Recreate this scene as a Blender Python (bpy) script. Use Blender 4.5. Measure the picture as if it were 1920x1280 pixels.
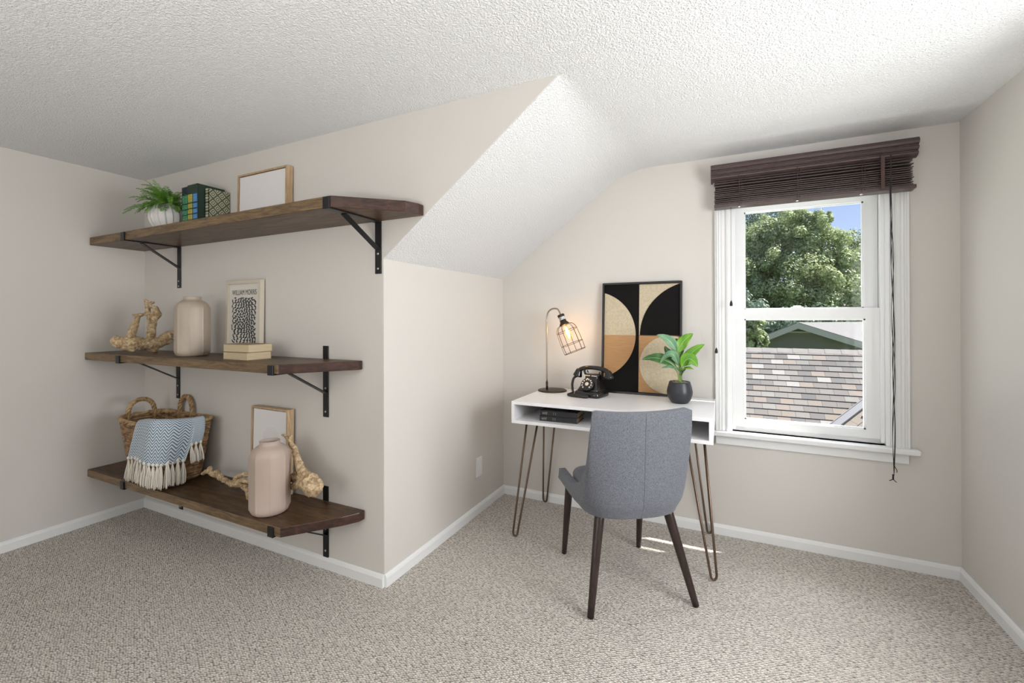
import bpy, bmesh, math, random
from mathutils import Vector, Matrix, noise

for _o in list(bpy.data.objects):
    bpy.data.objects.remove(_o)
SC = bpy.context.scene
COL = SC.collection
PI = math.pi
random.seed(7)

# ------------------------------------------------------------------ camera
CAM_POS = Vector((0, 0, 1.2))
F_PX, YAW, PITCH, ROLL, SHIFT = 824.636, math.radians(25.73553), math.radians(0.13093), math.radians(-0.17963), -45.348
_f = Vector((-math.sin(YAW) * math.cos(PITCH), math.cos(YAW) * math.cos(PITCH), math.sin(PITCH)))
_r0 = Vector((math.cos(YAW), math.sin(YAW), 0))
_u0 = _r0.cross(_f)
_r = math.cos(ROLL) * _r0 + math.sin(ROLL) * _u0
_u = -math.sin(ROLL) * _r0 + math.cos(ROLL) * _u0
cd = bpy.data.cameras.new('camera')
cd.sensor_width = 36.0
cd.lens = F_PX / 1920 * 36.0
cd.shift_y = SHIFT / 1920
cd.clip_start = 0.05
cd.clip_end = 300
cam = bpy.data.objects.new('camera', cd)
COL.objects.link(cam)
cam.matrix_world = Matrix((
    (_r.x, _u.x, -_f.x, CAM_POS.x), (_r.y, _u.y, -_f.y, CAM_POS.y), (_r.z, _u.z, -_f.z, CAM_POS.z), (0, 0, 0, 1)))
SC.camera = cam


def at(px, py, ax, val):
    """point of the real surface (axis = val) that lies behind a point measured in the photograph"""
    d = _f + _r * ((px - 960) / F_PX) - _u * ((py - 640 - SHIFT) / F_PX)
    return CAM_POS + d * ((val - CAM_POS[ax]) / d[ax])


# ------------------------------------------------------------------ world, sun, lights, exposure
SC.view_settings.view_transform = 'Standard'
SC.view_settings.look = 'None'
SC.view_settings.gamma = 1.0
SC.view_settings.use_curve_mapping = False
SC.view_settings.exposure = 0.0
w = bpy.data.worlds.new('sky')
SC.world = w
w.use_nodes = True
nt = w.node_tree
nt.nodes.clear()
wo = nt.nodes.new('ShaderNodeOutputWorld')
bg = nt.nodes.new('ShaderNodeBackground')
sky = nt.nodes.new('ShaderNodeTexSky')
sky.sky_type = 'NISHITA'
sky.sun_disc = False
sky.sun_elevation = math.radians(60)
sky.sun_rotation = math.radians(67)
sky.altitude = 100
sky.ozone_density = 3.0
sky.dust_density = 1.5
bg.inputs['Strength'].default_value = 0.175
tint = nt.nodes.new('ShaderNodeMix'); tint.data_type = 'RGBA'; tint.blend_type = 'MULTIPLY'
tint.inputs[0].default_value = 1.0; tint.inputs[7].default_value = (1.04, 0.93, 0.99, 1)
nt.links.new(sky.outputs[0], tint.inputs[6]); nt.links.new(tint.outputs[2], bg.inputs['Color'])
nt.links.new(bg.outputs[0], wo.inputs['Surface'])

sd = bpy.data.lights.new('sun', 'SUN')
sd.energy = 9.0
sd.angle = math.radians(0.53)
sd.color = (1.0, 0.95, 0.87)
sun = bpy.data.objects.new('sun', sd)
COL.objects.link(sun)
sun.rotation_euler = Vector((-0.60, -0.28, -1.0)).to_track_quat('-Z', 'Y').to_euler()
sun.location = (6, 6, 8)


def area(name, loc, direction, sx, sy, power, color=(1, 1, 1), spread=180):
    d = bpy.data.lights.new(name, 'AREA')
    d.shape = 'RECTANGLE'
    d.size, d.size_y = sx, sy
    d.energy = power
    d.color = color
    d.spread = math.radians(spread)
    o = bpy.data.objects.new(name, d)
    COL.objects.link(o)
    o.location = loc
    o.rotation_euler = Vector(direction).to_track_quat('-Z', 'Z').to_euler()
    return o


area('daylight_side_window', (1.22, 1.25, 1.25), (-1, 0, 0), 1.0, 1.2, 56, (0.98, 0.99, 1.0))
area('rear_fill', (-2.0, -2.4, 1.35), (0.5, 1, 0.0), 1.8, 1.3, 24, (0.98, 0.99, 1.0))  # added fill lamp inside the room; the rear wall has no window
area('window_fill_above', (0.4, 3.9, 2.75), (0, -1.5, -1.3), 1.8, 0.9, 48, (0.93, 0.96, 1.0))  # added unseen lamp outside, boosts the sky light through the window
area('window_fill_below', (0.35, 3.05, 0.3), (-0.05, -1, 1.25), 1.4, 0.35, 29, (1.0, 0.98, 0.96))  # added unseen lamp under the sill, stands in for roof bounce on the ceiling

area('bounce_flash', (-0.45, -1.0, 0.9), (0.0, 0.08, 1), 0.8, 0.8, 47, (1.0, 0.99, 0.97))


# ------------------------------------------------------------------ materials
def mat(name, color, rough=0.6, metal=0.0, c2=None, cscale=8, stretch=(1, 1, 1), bump=0.0, bscale=40, bdist=0.002,
        btype='NOISE', detail=4, spec=0.5, sheen=0, coat=0, lo=0.35, hi=0.65, sss=0, trans=0):
    m = bpy.data.materials.new(name)
    m.use_nodes = True
    n, l = m.node_tree.nodes, m.node_tree.links
    p = n['Principled BSDF']
    p.inputs['Base Color'].default_value = (*color, 1)
    p.inputs['Roughness'].default_value = rough
    p.inputs['Metallic'].default_value = metal
    p.inputs['Specular IOR Level'].default_value = spec
    p.inputs['Sheen Weight'].default_value = sheen
    p.inputs['Coat Weight'].default_value = coat
    if c2 or bump:
        tc = n.new('ShaderNodeTexCoord')
        mp = n.new('ShaderNodeMapping')
        mp.inputs['Scale'].default_value = stretch
        l.new(tc.outputs['Object'], mp.inputs['Vector'])
    if c2:
        t = n.new('ShaderNodeTexNoise')
        t.inputs['Scale'].default_value = cscale
        t.inputs['Detail'].default_value = detail
        l.new(mp.outputs[0], t.inputs['Vector'])
        r = n.new('ShaderNodeValToRGB')
        r.color_ramp.elements[0].position = lo
        r.color_ramp.elements[1].position = hi
        r.color_ramp.elements[0].color = (*color, 1)
        r.color_ramp.elements[1].color = (*c2, 1)
        l.new(t.outputs['Fac'], r.inputs[0])
        l.new(r.outputs[0], p.inputs['Base Color'])
    if bump:
        if btype == 'VORONOI':
            b = n.new('ShaderNodeTexVoronoi')
            out = b.outputs['Distance']
        else:
            b = n.new('ShaderNodeTexNoise')
            b.inputs['Detail'].default_value = 3
            out = b.outputs['Fac']
        b.inputs['Scale'].default_value = bscale
        l.new(mp.outputs[0], b.inputs['Vector'])
        bn = n.new('ShaderNodeBump')
        bn.inputs['Strength'].default_value = bump
        bn.inputs['Distance'].default_value = bdist
        l.new(out, bn.inputs['Height'])
        l.new(bn.outputs[0], p.inputs['Normal'])
    return m


def nodes(m):
    return m.node_tree.nodes, m.node_tree.links, m.node_tree.nodes['Principled BSDF']


M = {}
M['wall'] = mat('wall_paint', (0.65, 0.622, 0.582), 0.75, bump=0.12, bscale=160, bdist=0.001, spec=0.25)
M['white'] = mat('white_trim_paint', (0.80, 0.805, 0.80), 0.38, spec=0.4)
M['vinyl'] = mat('white_vinyl', (0.84, 0.85, 0.85), 0.32)
M['black_iron'] = mat('black_bracket_iron', (0.012, 0.012, 0.013), 0.38, 0.3, bump=0.15, bscale=300, bdist=0.0006)
M['screw'] = mat('screw_steel', (0.55, 0.53, 0.48), 0.35, 0.9)

# popcorn ceiling
m = mat('popcorn_ceiling', (0.87, 0.87, 0.87), 0.9, spec=0.1)
n, l, p = nodes(m)
tc = n.new('ShaderNodeTexCoord')
t1 = n.new('ShaderNodeTexNoise'); t1.inputs['Scale'].default_value = 165; t1.inputs['Detail'].default_value = 2.5; t1.inputs['Roughness'].default_value = 0.6
t2 = n.new('ShaderNodeTexVoronoi'); t2.inputs['Scale'].default_value = 120
l.new(tc.outputs['Object'], t1.inputs[0]); l.new(tc.outputs['Object'], t2.inputs[0])
r = n.new('ShaderNodeValToRGB'); r.color_ramp.elements[0].position = 0.36; r.color_ramp.elements[1].position = 0.62
l.new(t1.outputs['Fac'], r.inputs[0])
ad = n.new('ShaderNodeMath'); ad.operation = 'MULTIPLY_ADD'; ad.inputs[1].default_value = -0.45
l.new(t2.outputs['Distance'], ad.inputs[0]); l.new(r.outputs[0], ad.inputs[2])
bn = n.new('ShaderNodeBump'); bn.inputs['Strength'].default_value = 0.85; bn.inputs['Distance'].default_value = 0.004
l.new(ad.outputs[0], bn.inputs['Height']); l.new(bn.outputs[0], p.inputs['Normal'])
M['ceiling'] = m

# looped berber carpet
m = mat('berber_carpet', (0.55, 0.49, 0.44), 0.95, spec=0.05)
n, l, p = nodes(m)
tc = n.new('ShaderNodeTexCoord')
mp = n.new('ShaderNodeMapping'); mp.inputs['Rotation'].default_value = (0, 0, math.radians(38)); mp.inputs['Scale'].default_value = (84, 150, 1)
l.new(tc.outputs['Object'], mp.inputs[0])
v = n.new('ShaderNodeTexVoronoi'); v.inputs['Scale'].default_value = 1.0; v.inputs['Randomness'].default_value = 0.55
v.voronoi_dimensions = '2D'
l.new(mp.outputs[0], v.inputs['Vector'])
r = n.new('ShaderNodeValToRGB')
r.color_ramp.elements[0].position = 0.35; r.color_ramp.elements[0].color = (0.80, 0.75, 0.69, 1)
r.color_ramp.elements[1].position = 0.80; r.color_ramp.elements[1].color = (0.21, 0.185, 0.16, 1)
l.new(v.outputs['Distance'], r.inputs[0])
fl = n.new('ShaderNodeTexNoise'); fl.inputs['Scale'].default_value = 260; fl.inputs['Detail'].default_value = 2
l.new(tc.outputs['Object'], fl.inputs[0])
mx = n.new('ShaderNodeMix'); mx.data_type = 'RGBA'; mx.blend_type = 'MULTIPLY'; mx.inputs[0].default_value = 0.6
vm = n.new('ShaderNodeMapRange'); vm.inputs['To Min'].default_value = 0.80; vm.inputs['To Max'].default_value = 1.12
sp = n.new('ShaderNodeSeparateColor'); l.new(v.outputs['Color'], sp.inputs[0]); l.new(sp.outputs[0], vm.inputs['Value'])
vx = n.new('ShaderNodeVectorMath'); vx.operation = 'SCALE'
rr = n.new('ShaderNodeValToRGB'); rr.color_ramp.elements[0].position = 0.33; rr.color_ramp.elements[0].color = (0.5, 0.46, 0.42, 1); rr.color_ramp.elements[1].position = 0.55
l.new(fl.outputs['Fac'], rr.inputs[0])
l.new(r.outputs[0], vx.inputs[0]); l.new(vm.outputs[0], vx.inputs['Scale'])
l.new(vx.outputs[0], mx.inputs[6]); l.new(rr.outputs[0], mx.inputs[7]); l.new(mx.outputs[2], p.inputs['Base Color'])
bn = n.new('ShaderNodeBump'); bn.inputs['Strength'].default_value = 1.0; bn.inputs['Distance'].default_value = 0.007; bn.invert = True
l.new(v.outputs['Distance'], bn.inputs['Height']); l.new(bn.outputs[0], p.inputs['Normal'])
M['carpet'] = m


def wood(name, dark, light, stretch, scale=9, rough=0.42, ringy=0.5, bump=0.2, spec=0.5):
    m = mat(name, dark, rough, spec=spec)
    n, l, p = nodes(m)
    tc = n.new('ShaderNodeTexCoord')
    mp = n.new('ShaderNodeMapping'); mp.inputs['Scale'].default_value = stretch
    l.new(tc.outputs['Object'], mp.inputs[0])
    t = n.new('ShaderNodeTexNoise'); t.inputs['Scale'].default_value = scale; t.inputs['Detail'].default_value = 6; t.inputs['Distortion'].default_value = 1.2
    l.new(mp.outputs[0], t.inputs[0])
    t2 = n.new('ShaderNodeTexNoise'); t2.inputs['Scale'].default_value = scale * 7; t2.inputs['Detail'].default_value = 3
    l.new(mp.outputs[0], t2.inputs[0])
    a = n.new('ShaderNodeMath'); a.operation = 'MULTIPLY_ADD'; a.inputs[1].default_value = 0.35
    l.new(t2.outputs['Fac'], a.inputs[0]); l.new(t.outputs['Fac'], a.inputs[2])
    r = n.new('ShaderNodeValToRGB')
    r.color_ramp.elements[0].position = 0.48; r.color_ramp.elements[0].color = (*dark, 1)
    r.color_ramp.elements[1].position = 0.88; r.color_ramp.elements[1].color = (*light, 1)
    l.new(a.outputs[0], r.inputs[0]); l.new(r.outputs[0], p.inputs['Base Color'])
    bn = n.new('ShaderNodeBump'); bn.inputs['Strength'].default_value = bump; bn.inputs['Distance'].default_value = 0.001
    l.new(a.outputs[0], bn.inputs['Height']); l.new(bn.outputs[0], p.inputs['Normal'])
    return m


M['walnut'] = wood('dark_stained_pine', (0.030, 0.016, 0.008), (0.135, 0.074, 0.034), (0.9, 6, 6), 6, 0.40, spec=0.35)
M['walnut_edge'] = wood('lighter_front_edge_wood', (0.075, 0.045, 0.02), (0.24, 0.155, 0.075), (1.2, 10, 10), 6, 0.5)  # front edge in a lighter brown than the board
M['walnut_end'] = wood('stained_end_grain', (0.02, 0.010, 0.008), (0.075, 0.032, 0.022), (4, 4, 12), 5, 0.3)
M['oak'] = wood('pale_oak', (0.36, 0.235, 0.125), (0.56, 0.40, 0.24), (8, 8, 1.2), 8, 0.5)
M['legwood'] = wood('espresso_leg_wood', (0.012, 0.007, 0.006), (0.040, 0.022, 0.017), (14, 14, 1.2), 5, 0.3)
M['blind'] = wood('espresso_blind_wood', (0.060, 0.040, 0.037), (0.092, 0.062, 0.058), (1.5, 8, 8), 6, 0.36, bump=0.05)
M['drift'] = wood('driftwood', (0.25, 0.155, 0.075), (0.74, 0.58, 0.37), (16, 16, 16), 3.2, 0.8, bump=0.8, spec=0.2)


# ------------------------------------------------------------------ mesh helpers
class MB:
    def __init__(s):
        s.v, s.f, s.mi, s.sm = [], [], [], []

    def add(s, vs, fs, mi=0, smooth=False, M=None):
        b = len(s.v)
        s.v += [tuple(M @ Vector(q)) if M is not None else tuple(q) for q in vs]
        s.f += [tuple(b + i for i in f) for f in fs]
        s.mi += [mi] * len(fs)
        s.sm += [smooth] * len(fs)
        return s

    def box(s, x0, x1, y0, y1, z0, z1, mi=0, M=None):
        vs = [(x, y, z) for x in (x0, x1) for y in (y0, y1) for z in (z0, z1)]
        fs = [(0, 1, 3, 2), (4, 6, 7, 5), (0, 4, 5, 1), (2, 3, 7, 6), (0, 2, 6, 4), (1, 5, 7, 3)]
        return s.add(vs, fs, mi, False, M)

    def prism(s, pts, z0, z1, mi=0, M=None, side_mi=None):
        """pts: CCW outline in xy, extruded z0..z1"""
        n = len(pts)
        vs = [(x, y, z0) for x, y in pts] + [(x, y, z1) for x, y in pts]
        s.add(vs, [tuple(range(n - 1, -1, -1)), tuple(range(n, 2 * n))], mi, False, M)
        for i in range(n):
            j = (i + 1) % n
            s.add([vs[i], vs[j], vs[n + j], vs[n + i]], [(0, 1, 2, 3)], mi if side_mi is None else side_mi[i], False, M)
        return s

    def lathe(s, prof, n=32, mi=0, M=None, smooth=True, fn=None, close=True):
        """prof: (r, z) from bottom to top"""
        vs, fs = [], []
        for r, z in prof:
            for k in range(n):
                a = 2 * PI * k / n
                q = r * (fn(a, z) if fn else 1)
                vs.append((q * math.cos(a), q * math.sin(a), z))
        for i in range(len(prof) - 1):
            for k in range(n):
                k2 = (k + 1) % n
                fs.append((i * n + k, i * n + k2, (i + 1) * n + k2, (i + 1) * n + k))
        if close:
            fs.append(tuple(range(n - 1, -1, -1)))
            fs.append(tuple((len(prof) - 1) * n + k for k in range(n)))
        return s.add(vs, fs, mi, smooth, M)

    def tube(s, pts, rad, n=8, mi=0, closed=False, smooth=True, M=None, jit=None, cap=True, flat=None):
        pts = [Vector(q) for q in pts]
        N = len(pts)
        if not hasattr(rad, '__len__'):
            rad = [rad] * N
        T = []
        for i in range(N):
            if closed:
                d = pts[(i + 1) % N] - pts[i - 1]
            else:
                d = pts[min(i + 1, N - 1)] - pts[max(i - 1, 0)]
            T.append(d.normalized() if d.length > 1e-9 else Vector((0, 0, 1)))
        ref = Vector((0, 0, 1)) if abs(T[0].z) < 0.9 else Vector((1, 0, 0))
        nrm = (ref - T[0] * ref.dot(T[0])).normalized()
        vs, fs = [], []
        for i in range(N):
            if i:
                nrm = nrm - T[i] * nrm.dot(T[i])
                nrm = nrm.normalized() if nrm.length > 1e-6 else T[i].orthogonal().normalized()
            b = T[i].cross(nrm)
            for k in range(n):
                a = 2 * PI * k / n
                q = rad[i]
                if jit:
                    q *= jit(i, k)
                fx, fy = flat if flat else (1, 1)
                vs.append(pts[i] + nrm * math.cos(a) * q * fx + b * math.sin(a) * q * fy)
        for i in range(N if closed else N - 1):
            i2 = (i + 1) % N
            for k in range(n):
                k2 = (k + 1) % n
                fs.append((i * n + k, i * n + k2, i2 * n + k2, i2 * n + k))
        if not closed and cap:
            fs.append(tuple(range(n - 1, -1, -1)))
            fs.append(tuple((N - 1) * n + k for k in range(n)))
        return s.add(vs, fs, mi, smooth, M)

    def grid(s, fn, nu, nv, mi=0, smooth=True, M=None):
        vs = [fn(i / nu, j / nv) for i in range(nu + 1) for j in range(nv + 1)]
        fs = [(i * (nv + 1) + j, (i + 1) * (nv + 1) + j, (i + 1) * (nv + 1) + j + 1, i * (nv + 1) + j + 1)
              for i in range(nu) for j in range(nv)]
        return s.add(vs, fs, mi, smooth, M)

    def build(s, name, mats, parent=None, bevel=0, seg=2, sub=0, solid=0, label=None, recalc=True, loc=None):
        me = bpy.data.meshes.new(name)
        me.from_pydata(s.v, [], s.f)
        me.polygons.foreach_set('material_index', s.mi)
        me.polygons.foreach_set('use_smooth', s.sm)
        for m_ in (mats if isinstance(mats, (list, tuple)) else [mats]):
            me.materials.append(m_)
        if recalc:
            bm = bmesh.new(); bm.from_mesh(me)
            bmesh.ops.remove_doubles(bm, verts=bm.verts, dist=1e-5)
            bmesh.ops.recalc_face_normals(bm, faces=bm.faces)
            bm.to_mesh(me); bm.free()
        me.update()
        o = bpy.data.objects.new(name, me)
        COL.objects.link(o)
        if parent is not None:
            o.parent = parent
        if loc is not None:
            o.location = loc
        if solid:
            md = o.modifiers.new('solid', 'SOLIDIFY'); md.thickness = solid; md.offset = 0
        if bevel:
            md = o.modifiers.new('bevel', 'BEVEL'); md.width = bevel; md.segments = seg; md.limit_method = 'ANGLE'
            md.angle_limit = math.radians(40)
        if sub:
            md = o.modifiers.new('sub', 'SUBSURF'); md.levels = sub; md.render_levels = sub
        if label:
            o['label'] = label
        return o


def tag(o, label, cat, group=None):
    o['label'] = label
    o['category'] = cat
    if group:
        o['group'] = group
    return o


def thing(name, label, cat, loc=(0, 0, 0), rz=0, group=None):
    o = bpy.data.objects.new(name, None)
    COL.objects.link(o)
    o.empty_display_size = 0.05
    o.location = loc
    o.rotation_euler = (0, 0, rz)
    return tag(o, label, cat, group)


def struct(o):
    o['kind'] = 'structure'
    return o


def TR(x=0, y=0, z=0, rx=0, ry=0, rz=0, s=1):
    from mathutils import Euler
    return Matrix.Translation((x, y, z)) @ Euler((rx, ry, rz)).to_matrix().to_4x4() @ Matrix.Scale(s, 4)


def smooth_path(pts, n=6, closed=False):
    pts = [Vector(q) for q in pts]
    N = len(pts)
    out = []
    rng = range(N if closed else N - 1)
    for i in rng:
        p0 = pts[(i - 1) % N] if closed or i > 0 else pts[0]
        p1 = pts[i]; p2 = pts[(i + 1) % N]
        p3 = pts[(i + 2) % N] if closed or i + 2 < N else pts[-1]
        for k in range(n):
            t = k / n
            out.append(0.5 * ((2 * p1) + (p2 - p0) * t + (2 * p0 - 5 * p1 + 4 * p2 - p3) * t * t + (3 * p1 - p0 - 3 * p2 + p3) * t ** 3))
    if not closed:
        out.append(pts[-1])
    return out


def interp(vals, n):
    out = []
    for i in range(len(vals) - 1):
        for k in range(n):
            out.append(vals[i] + (vals[i + 1] - vals[i]) * k / n)
    return out + [vals[-1]]

# ------------------------------------------------------------------ room
XL, YS, XK, YW, XR, ZC, ZB, ZK, XA = -3.3588, 1.5244, -1.3728, 2.7036, 0.9751, 2.0931, 0.0559, 1.4678, -0.5352
YR = -2.7
T = 0.12
struct(MB().box(XL - T, XR + T, YR - T, YW + T, -0.1, 0).build('floor', M['carpet']))
# ceiling: flat part plus the sloped part over the knee wall, one plaster skin
c = MB()
c.box(XL - T, XR + T, YR - T, YW + T, ZC, ZC + 0.1)
ang = math.atan2(ZC - ZK, XA - XK)


def slope_profile(dl):
    out = [(XK, ZK)]
    q0, q1, q2 = Vector((XA - dl * math.cos(ang), ZC - dl * math.sin(ang))), Vector((XA, ZC)), Vector((XA + dl * 0.9, ZC - 0.0005))
    for k in range(9):
        t = k / 8
        q = (1 - t) ** 2 * q0 + 2 * t * (1 - t) * q1 + t * t * q2
        out.append((q.x, q.y))
    return out


prof = slope_profile(0.02)
secs = []
for k in range(7):
    pr_ = slope_profile(0.02 + 0.15 * min(1, k / 4))
    yy = YS + 0.0008 + (YW - YS - 0.0008) * k / 6
    secs.append([(x, yy, z) for x, z in pr_] + [(x - 0.06, yy, z + 0.085) for x, z in pr_[::-1]])
Mxz = Matrix(((1, 0, 0, 0), (0, 0, -1, 0), (0, 1, 0, 0), (0, 0, 0, 1)))   # local xy -> world xz
n_s = len(secs[0])
c.add([q for s_ in secs for q in s_], [(i * n_s + k, i * n_s + (k + 1) % n_s, (i + 1) * n_s + (k + 1) % n_s, (i + 1) * n_s + k) for i in range(6) for k in range(n_s)] + [tuple(range(n_s)), tuple(range(6 * n_s, 7 * n_s))])
struct(c.build('ceiling', M['ceiling'], recalc=False))

struct(MB().box(XL - T, XL, YR, YS + T, 0, ZC).build('wall_left', M['wall']))
wp = [(XL, 0), (XK - 0.003, 0), (XK - 0.003, ZK)] + [(x - 0.003, z + 0.004) for x, z in prof[1:-2]] + [(prof[-3][0], ZC), (XL, ZC)]
struct(MB().prism(wp, -(YS + 0.10), -YS, M=Mxz).build('wall_shelf', M['wall']))
struct(MB().box(XK - T, XK, YS + 0.0008, YW, 0, ZK).build('wall_knee', M['wall']))
WX0, WX1, WZ0, WZ1 = 0.022, 0.722, 0.578, 1.835
ww = MB()
ww.box(XK - T, WX0, YW, YW + T, 0, ZC)
ww.box(WX1, XR + T, YW, YW + T, 0, ZC)
ww.box(WX0, WX1, YW, YW + T, 0, WZ0)
ww.box(WX0, WX1, YW, YW + T, WZ1, ZC)
struct(ww.build('wall_window', M['wall'], recalc=False))
# right wall with a second window just out of the picture, nearer the camera
SY0, SY1, SZ0, SZ1 = 0.72, 1.78, 0.6, 1.83
wr = MB()
wr.box(XR, XR + T, YR, SY0, 0, ZC)
wr.box(XR, XR + T, SY1, YW, 0, ZC)
wr.box(XR, XR + T, SY0, SY1, 0, SZ0)
wr.box(XR, XR + T, SY0, SY1, SZ1, ZC)
struct(wr.build('wall_right', M['wall'], recalc=False))
struct(MB().box(XL, XR, YR - T, YR, 0, ZC).build('wall_rear', M['wall']))


def baseboard(name, p0, p1, nrm, z=ZB):
    p0, p1, nrm = Vector((*p0, 0)), Vector((*p1, 0)), Vector((*nrm, 0))
    b = MB()
    pr = [(0, 0), (0.013, 0), (0.013, z * 0.72), (0.009, z * 0.9), (0.003, z), (0, z)]
    vs = []
    for q in (p0, p1):
        for a, h in pr:
            vs.append(q + nrm * a + Vector((0, 0, h)))
    n = len(pr)
    fs = [(i, (i + 1) % n, n + (i + 1) % n, n + i) for i in range(n)] + [tuple(range(n)), tuple(range(n, 2 * n))]
    b.add(vs, fs)
    return struct(b.build(name, M['white']))


baseboard('baseboard_left', (XL, YR), (XL, YS), (1, 0))
baseboard('baseboard_shelf', (XL, YS), (XK, YS), (0, -1))
baseboard('baseboard_knee', (XK, YS), (XK, YW), (1, 0))
baseboard('baseboard_window', (XK, YW), (XR, YW), (0, -1))
baseboard('baseboard_right', (XR, YW), (XR, YR), (-1, 0))

# glass: thin pane, part clear and part mirror
g = bpy.data.materials.new('window_glass')
g.use_nodes = True
n, l = g.node_tree.nodes, g.node_tree.links
n.clear()
o_ = n.new('ShaderNodeOutputMaterial'); tr = n.new('ShaderNodeBsdfTransparent'); gl = n.new('ShaderNodeBsdfGlossy'); mx = n.new('ShaderNodeMixShader')
gl.inputs['Roughness'].default_value = 0.02; mx.inputs[0].default_value = 0.012
tr.inputs['Color'].default_value = (0.97, 0.98, 0.98, 1)
l.new(tr.outputs[0], mx.inputs[1]); l.new(gl.outputs[0], mx.inputs[2]); l.new(mx.outputs[0], o_.inputs['Surface'])
M['glass'] = g


def fluted(x0, x1, z0, z1, y, d=0.018):
    """vertical casing board, moulded across its width (profile extruded in z); y is the wall face"""
    W = x1 - x0
    pr = [(0, 0), (0, -d), (0.10, -d), (0.14, -d * 0.62), (0.24, -d * 0.7), (0.30, -d * 0.9), (0.42, -d * 0.78), (0.52, -d * 0.92),
          (0.66, -d * 0.62), (0.74, -d * 0.62), (0.80, -d * 1.0), (0.92, -d * 1.15), (1.0, -d * 0.9), (1, 0)]
    return [(x0 + a * W, y + b) for a, b in pr], z0, z1


win = struct(bpy.data.objects.new('window_1', None)); COL.objects.link(win)
win.location = (0.37, YW, 0.58)
OFF = -Vector(win.location)
Wm = Matrix.Translation(OFF)


def wpart(mb, name, m_=None, **k):
    return mb.build(name, m_ or M['white'], win, **k)


b = MB(); pts, z0, z1 = fluted(-0.044, 0.024, WZ0, 1.90, YW); b.prism(pts, z0, z1, M=Wm); wpart(b, 'casing')
b = MB(); pts, z0, z1 = fluted(0.722, 0.790, WZ0, 1.90, YW); b.prism([(0.722 + 0.790 - x, y) for x, y in pts][::-1], z0, z1, M=Wm); wpart(b, 'casing')
b = MB(); b.box(-0.044, 0.79, YW - 0.018, YW, 1.835, 1.90, M=Wm); wpart(b, 'casing', bevel=0.003)
b = MB(); b.box(-0.056, 0.822, YW - 0.048, YW + 0.045, 0.552, 0.578, M=Wm); wpart(b, 'sill', bevel=0.006, seg=3)
b = MB(); b.box(-0.044, 0.786, YW - 0.016, YW, 0.503, 0.552, M=Wm); wpart(b, 'apron', bevel=0.003)
# jambs and stops inside the opening
b = MB()
b.box(0.022, 0.040, YW - 0.002, YW + 0.125, 0.578, 1.835, M=Wm)
b.box(0.704, 0.722, YW - 0.002, YW + 0.125, 0.578, 1.835, M=Wm)
b.box(0.040, 0.704, YW - 0.002, YW + 0.125, 1.822, 1.835, M=Wm)
b.box(0.040, 0.056, YW + 0.012, YW + 0.03, 0.585, 1.822, M=Wm)
b.box(0.688, 0.704, YW + 0.012, YW + 0.03, 0.585, 1.822, M=Wm)
b.box(0.040, 0.050, YW + 0.05, YW + 0.11, 0.585, 1.822, M=Wm)
b.box(0.694, 0.704, YW + 0.05, YW + 0.11, 0.585, 1.822, M=Wm)
b.box(0.040, 0.704, YW + 0.012, YW + 0.03, 1.808, 1.822, M=Wm)
b.box(0.04, 0.704, YW + 0.03, YW + 0.125, 0.578, 0.602, M=Wm)
wpart(b, 'jamb', M['vinyl'], bevel=0.002)


def sash(x0, x1, z0, z1, y0, y1, gx0, gx1, gz0, gz1, name):
    b = MB()
    b.box(x0, gx0, y0, y1, z0, z1, M=Wm); b.box(gx1, x1, y0, y1, z0, z1, M=Wm)
    b.box(gx0, gx1, y0, y1, z0, gz0, M=Wm); b.box(gx0, gx1, y0, y1, gz1, z1, M=Wm)
    for a0, a1, c0, c1 in ((gx0, gx0 + 0.007, gz0, gz1), (gx1 - 0.007, gx1, gz0, gz1), (gx0, gx1, gz0, gz0 + 0.007), (gx0, gx1, gz1 - 0.007, gz1)):
        b.box(a0, a1, y0 + 0.008, y1 - 0.008, c0, c1, M=Wm)
    s_ = wpart(b, name, M['vinyl'])
    ym = (y0 + y1) / 2
    MB().box(gx0 + 0.002, gx1 - 0.002, ym - 0.002, ym + 0.002, gz0 + 0.002, gz1 - 0.002, M=Wm).build('pane', M['glass'], s_)
    return s_


sash(0.052, 0.692, 1.19, 1.815, YW + 0.068, YW + 0.098, 0.103, 0.637, 1.245, 1.786, 'upper_sash')
ls = sash(0.056, 0.688, 0.600, 1.247, YW + 0.024, YW + 0.060, 0.101, 0.633, 0.642, 1.192, 'lower_sash')
b = MB(); b.box(0.32, 0.375, YW + 0.026, YW + 0.058, 1.2465, 1.256, M=Wm); b.box(0.33, 0.365, YW + 0.03, YW + 0.05, 1.256, 1.262, M=Wm)
b.build('sash_lock', M['vinyl'], ls, bevel=0.002)

# side window, out of the picture to the right
w2 = struct(bpy.data.objects.new('window_2', None)); COL.objects.link(w2); w2.location = (XR, (SY0 + SY1) / 2, SZ0)
W2 = Matrix.Translation(-Vector(w2.location))
b = MB()
b.box(XR - 0.018, XR, SY0 - 0.07, SY0, SZ0, SZ1 + 0.07, M=W2); b.box(XR - 0.018, XR, SY1, SY1 + 0.07, SZ0, SZ1 + 0.07, M=W2)
b.box(XR - 0.018, XR, SY0, SY1, SZ1, SZ1 + 0.07, M=W2)
b.build('casing', M['white'], w2, bevel=0.002)
MB().box(XR - 0.045, XR + 0.1, SY0 - 0.08, SY1 + 0.08, SZ0 - 0.026, SZ0, M=W2).build('sill', M['white'], w2, bevel=0.004)
b = MB()
for a0, a1, c0, c1 in ((SY0, SY0 + 0.05, SZ0, SZ1), (SY1 - 0.05, SY1, SZ0, SZ1), (SY0, SY1, SZ0, SZ0 + 0.05), (SY0, SY1, SZ1 - 0.05, SZ1), (SY0, SY1, 1.2, 1.25)):
    b.box(XR + 0.04, XR + 0.08, a0, a1, c0, c1, M=W2)
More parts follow.
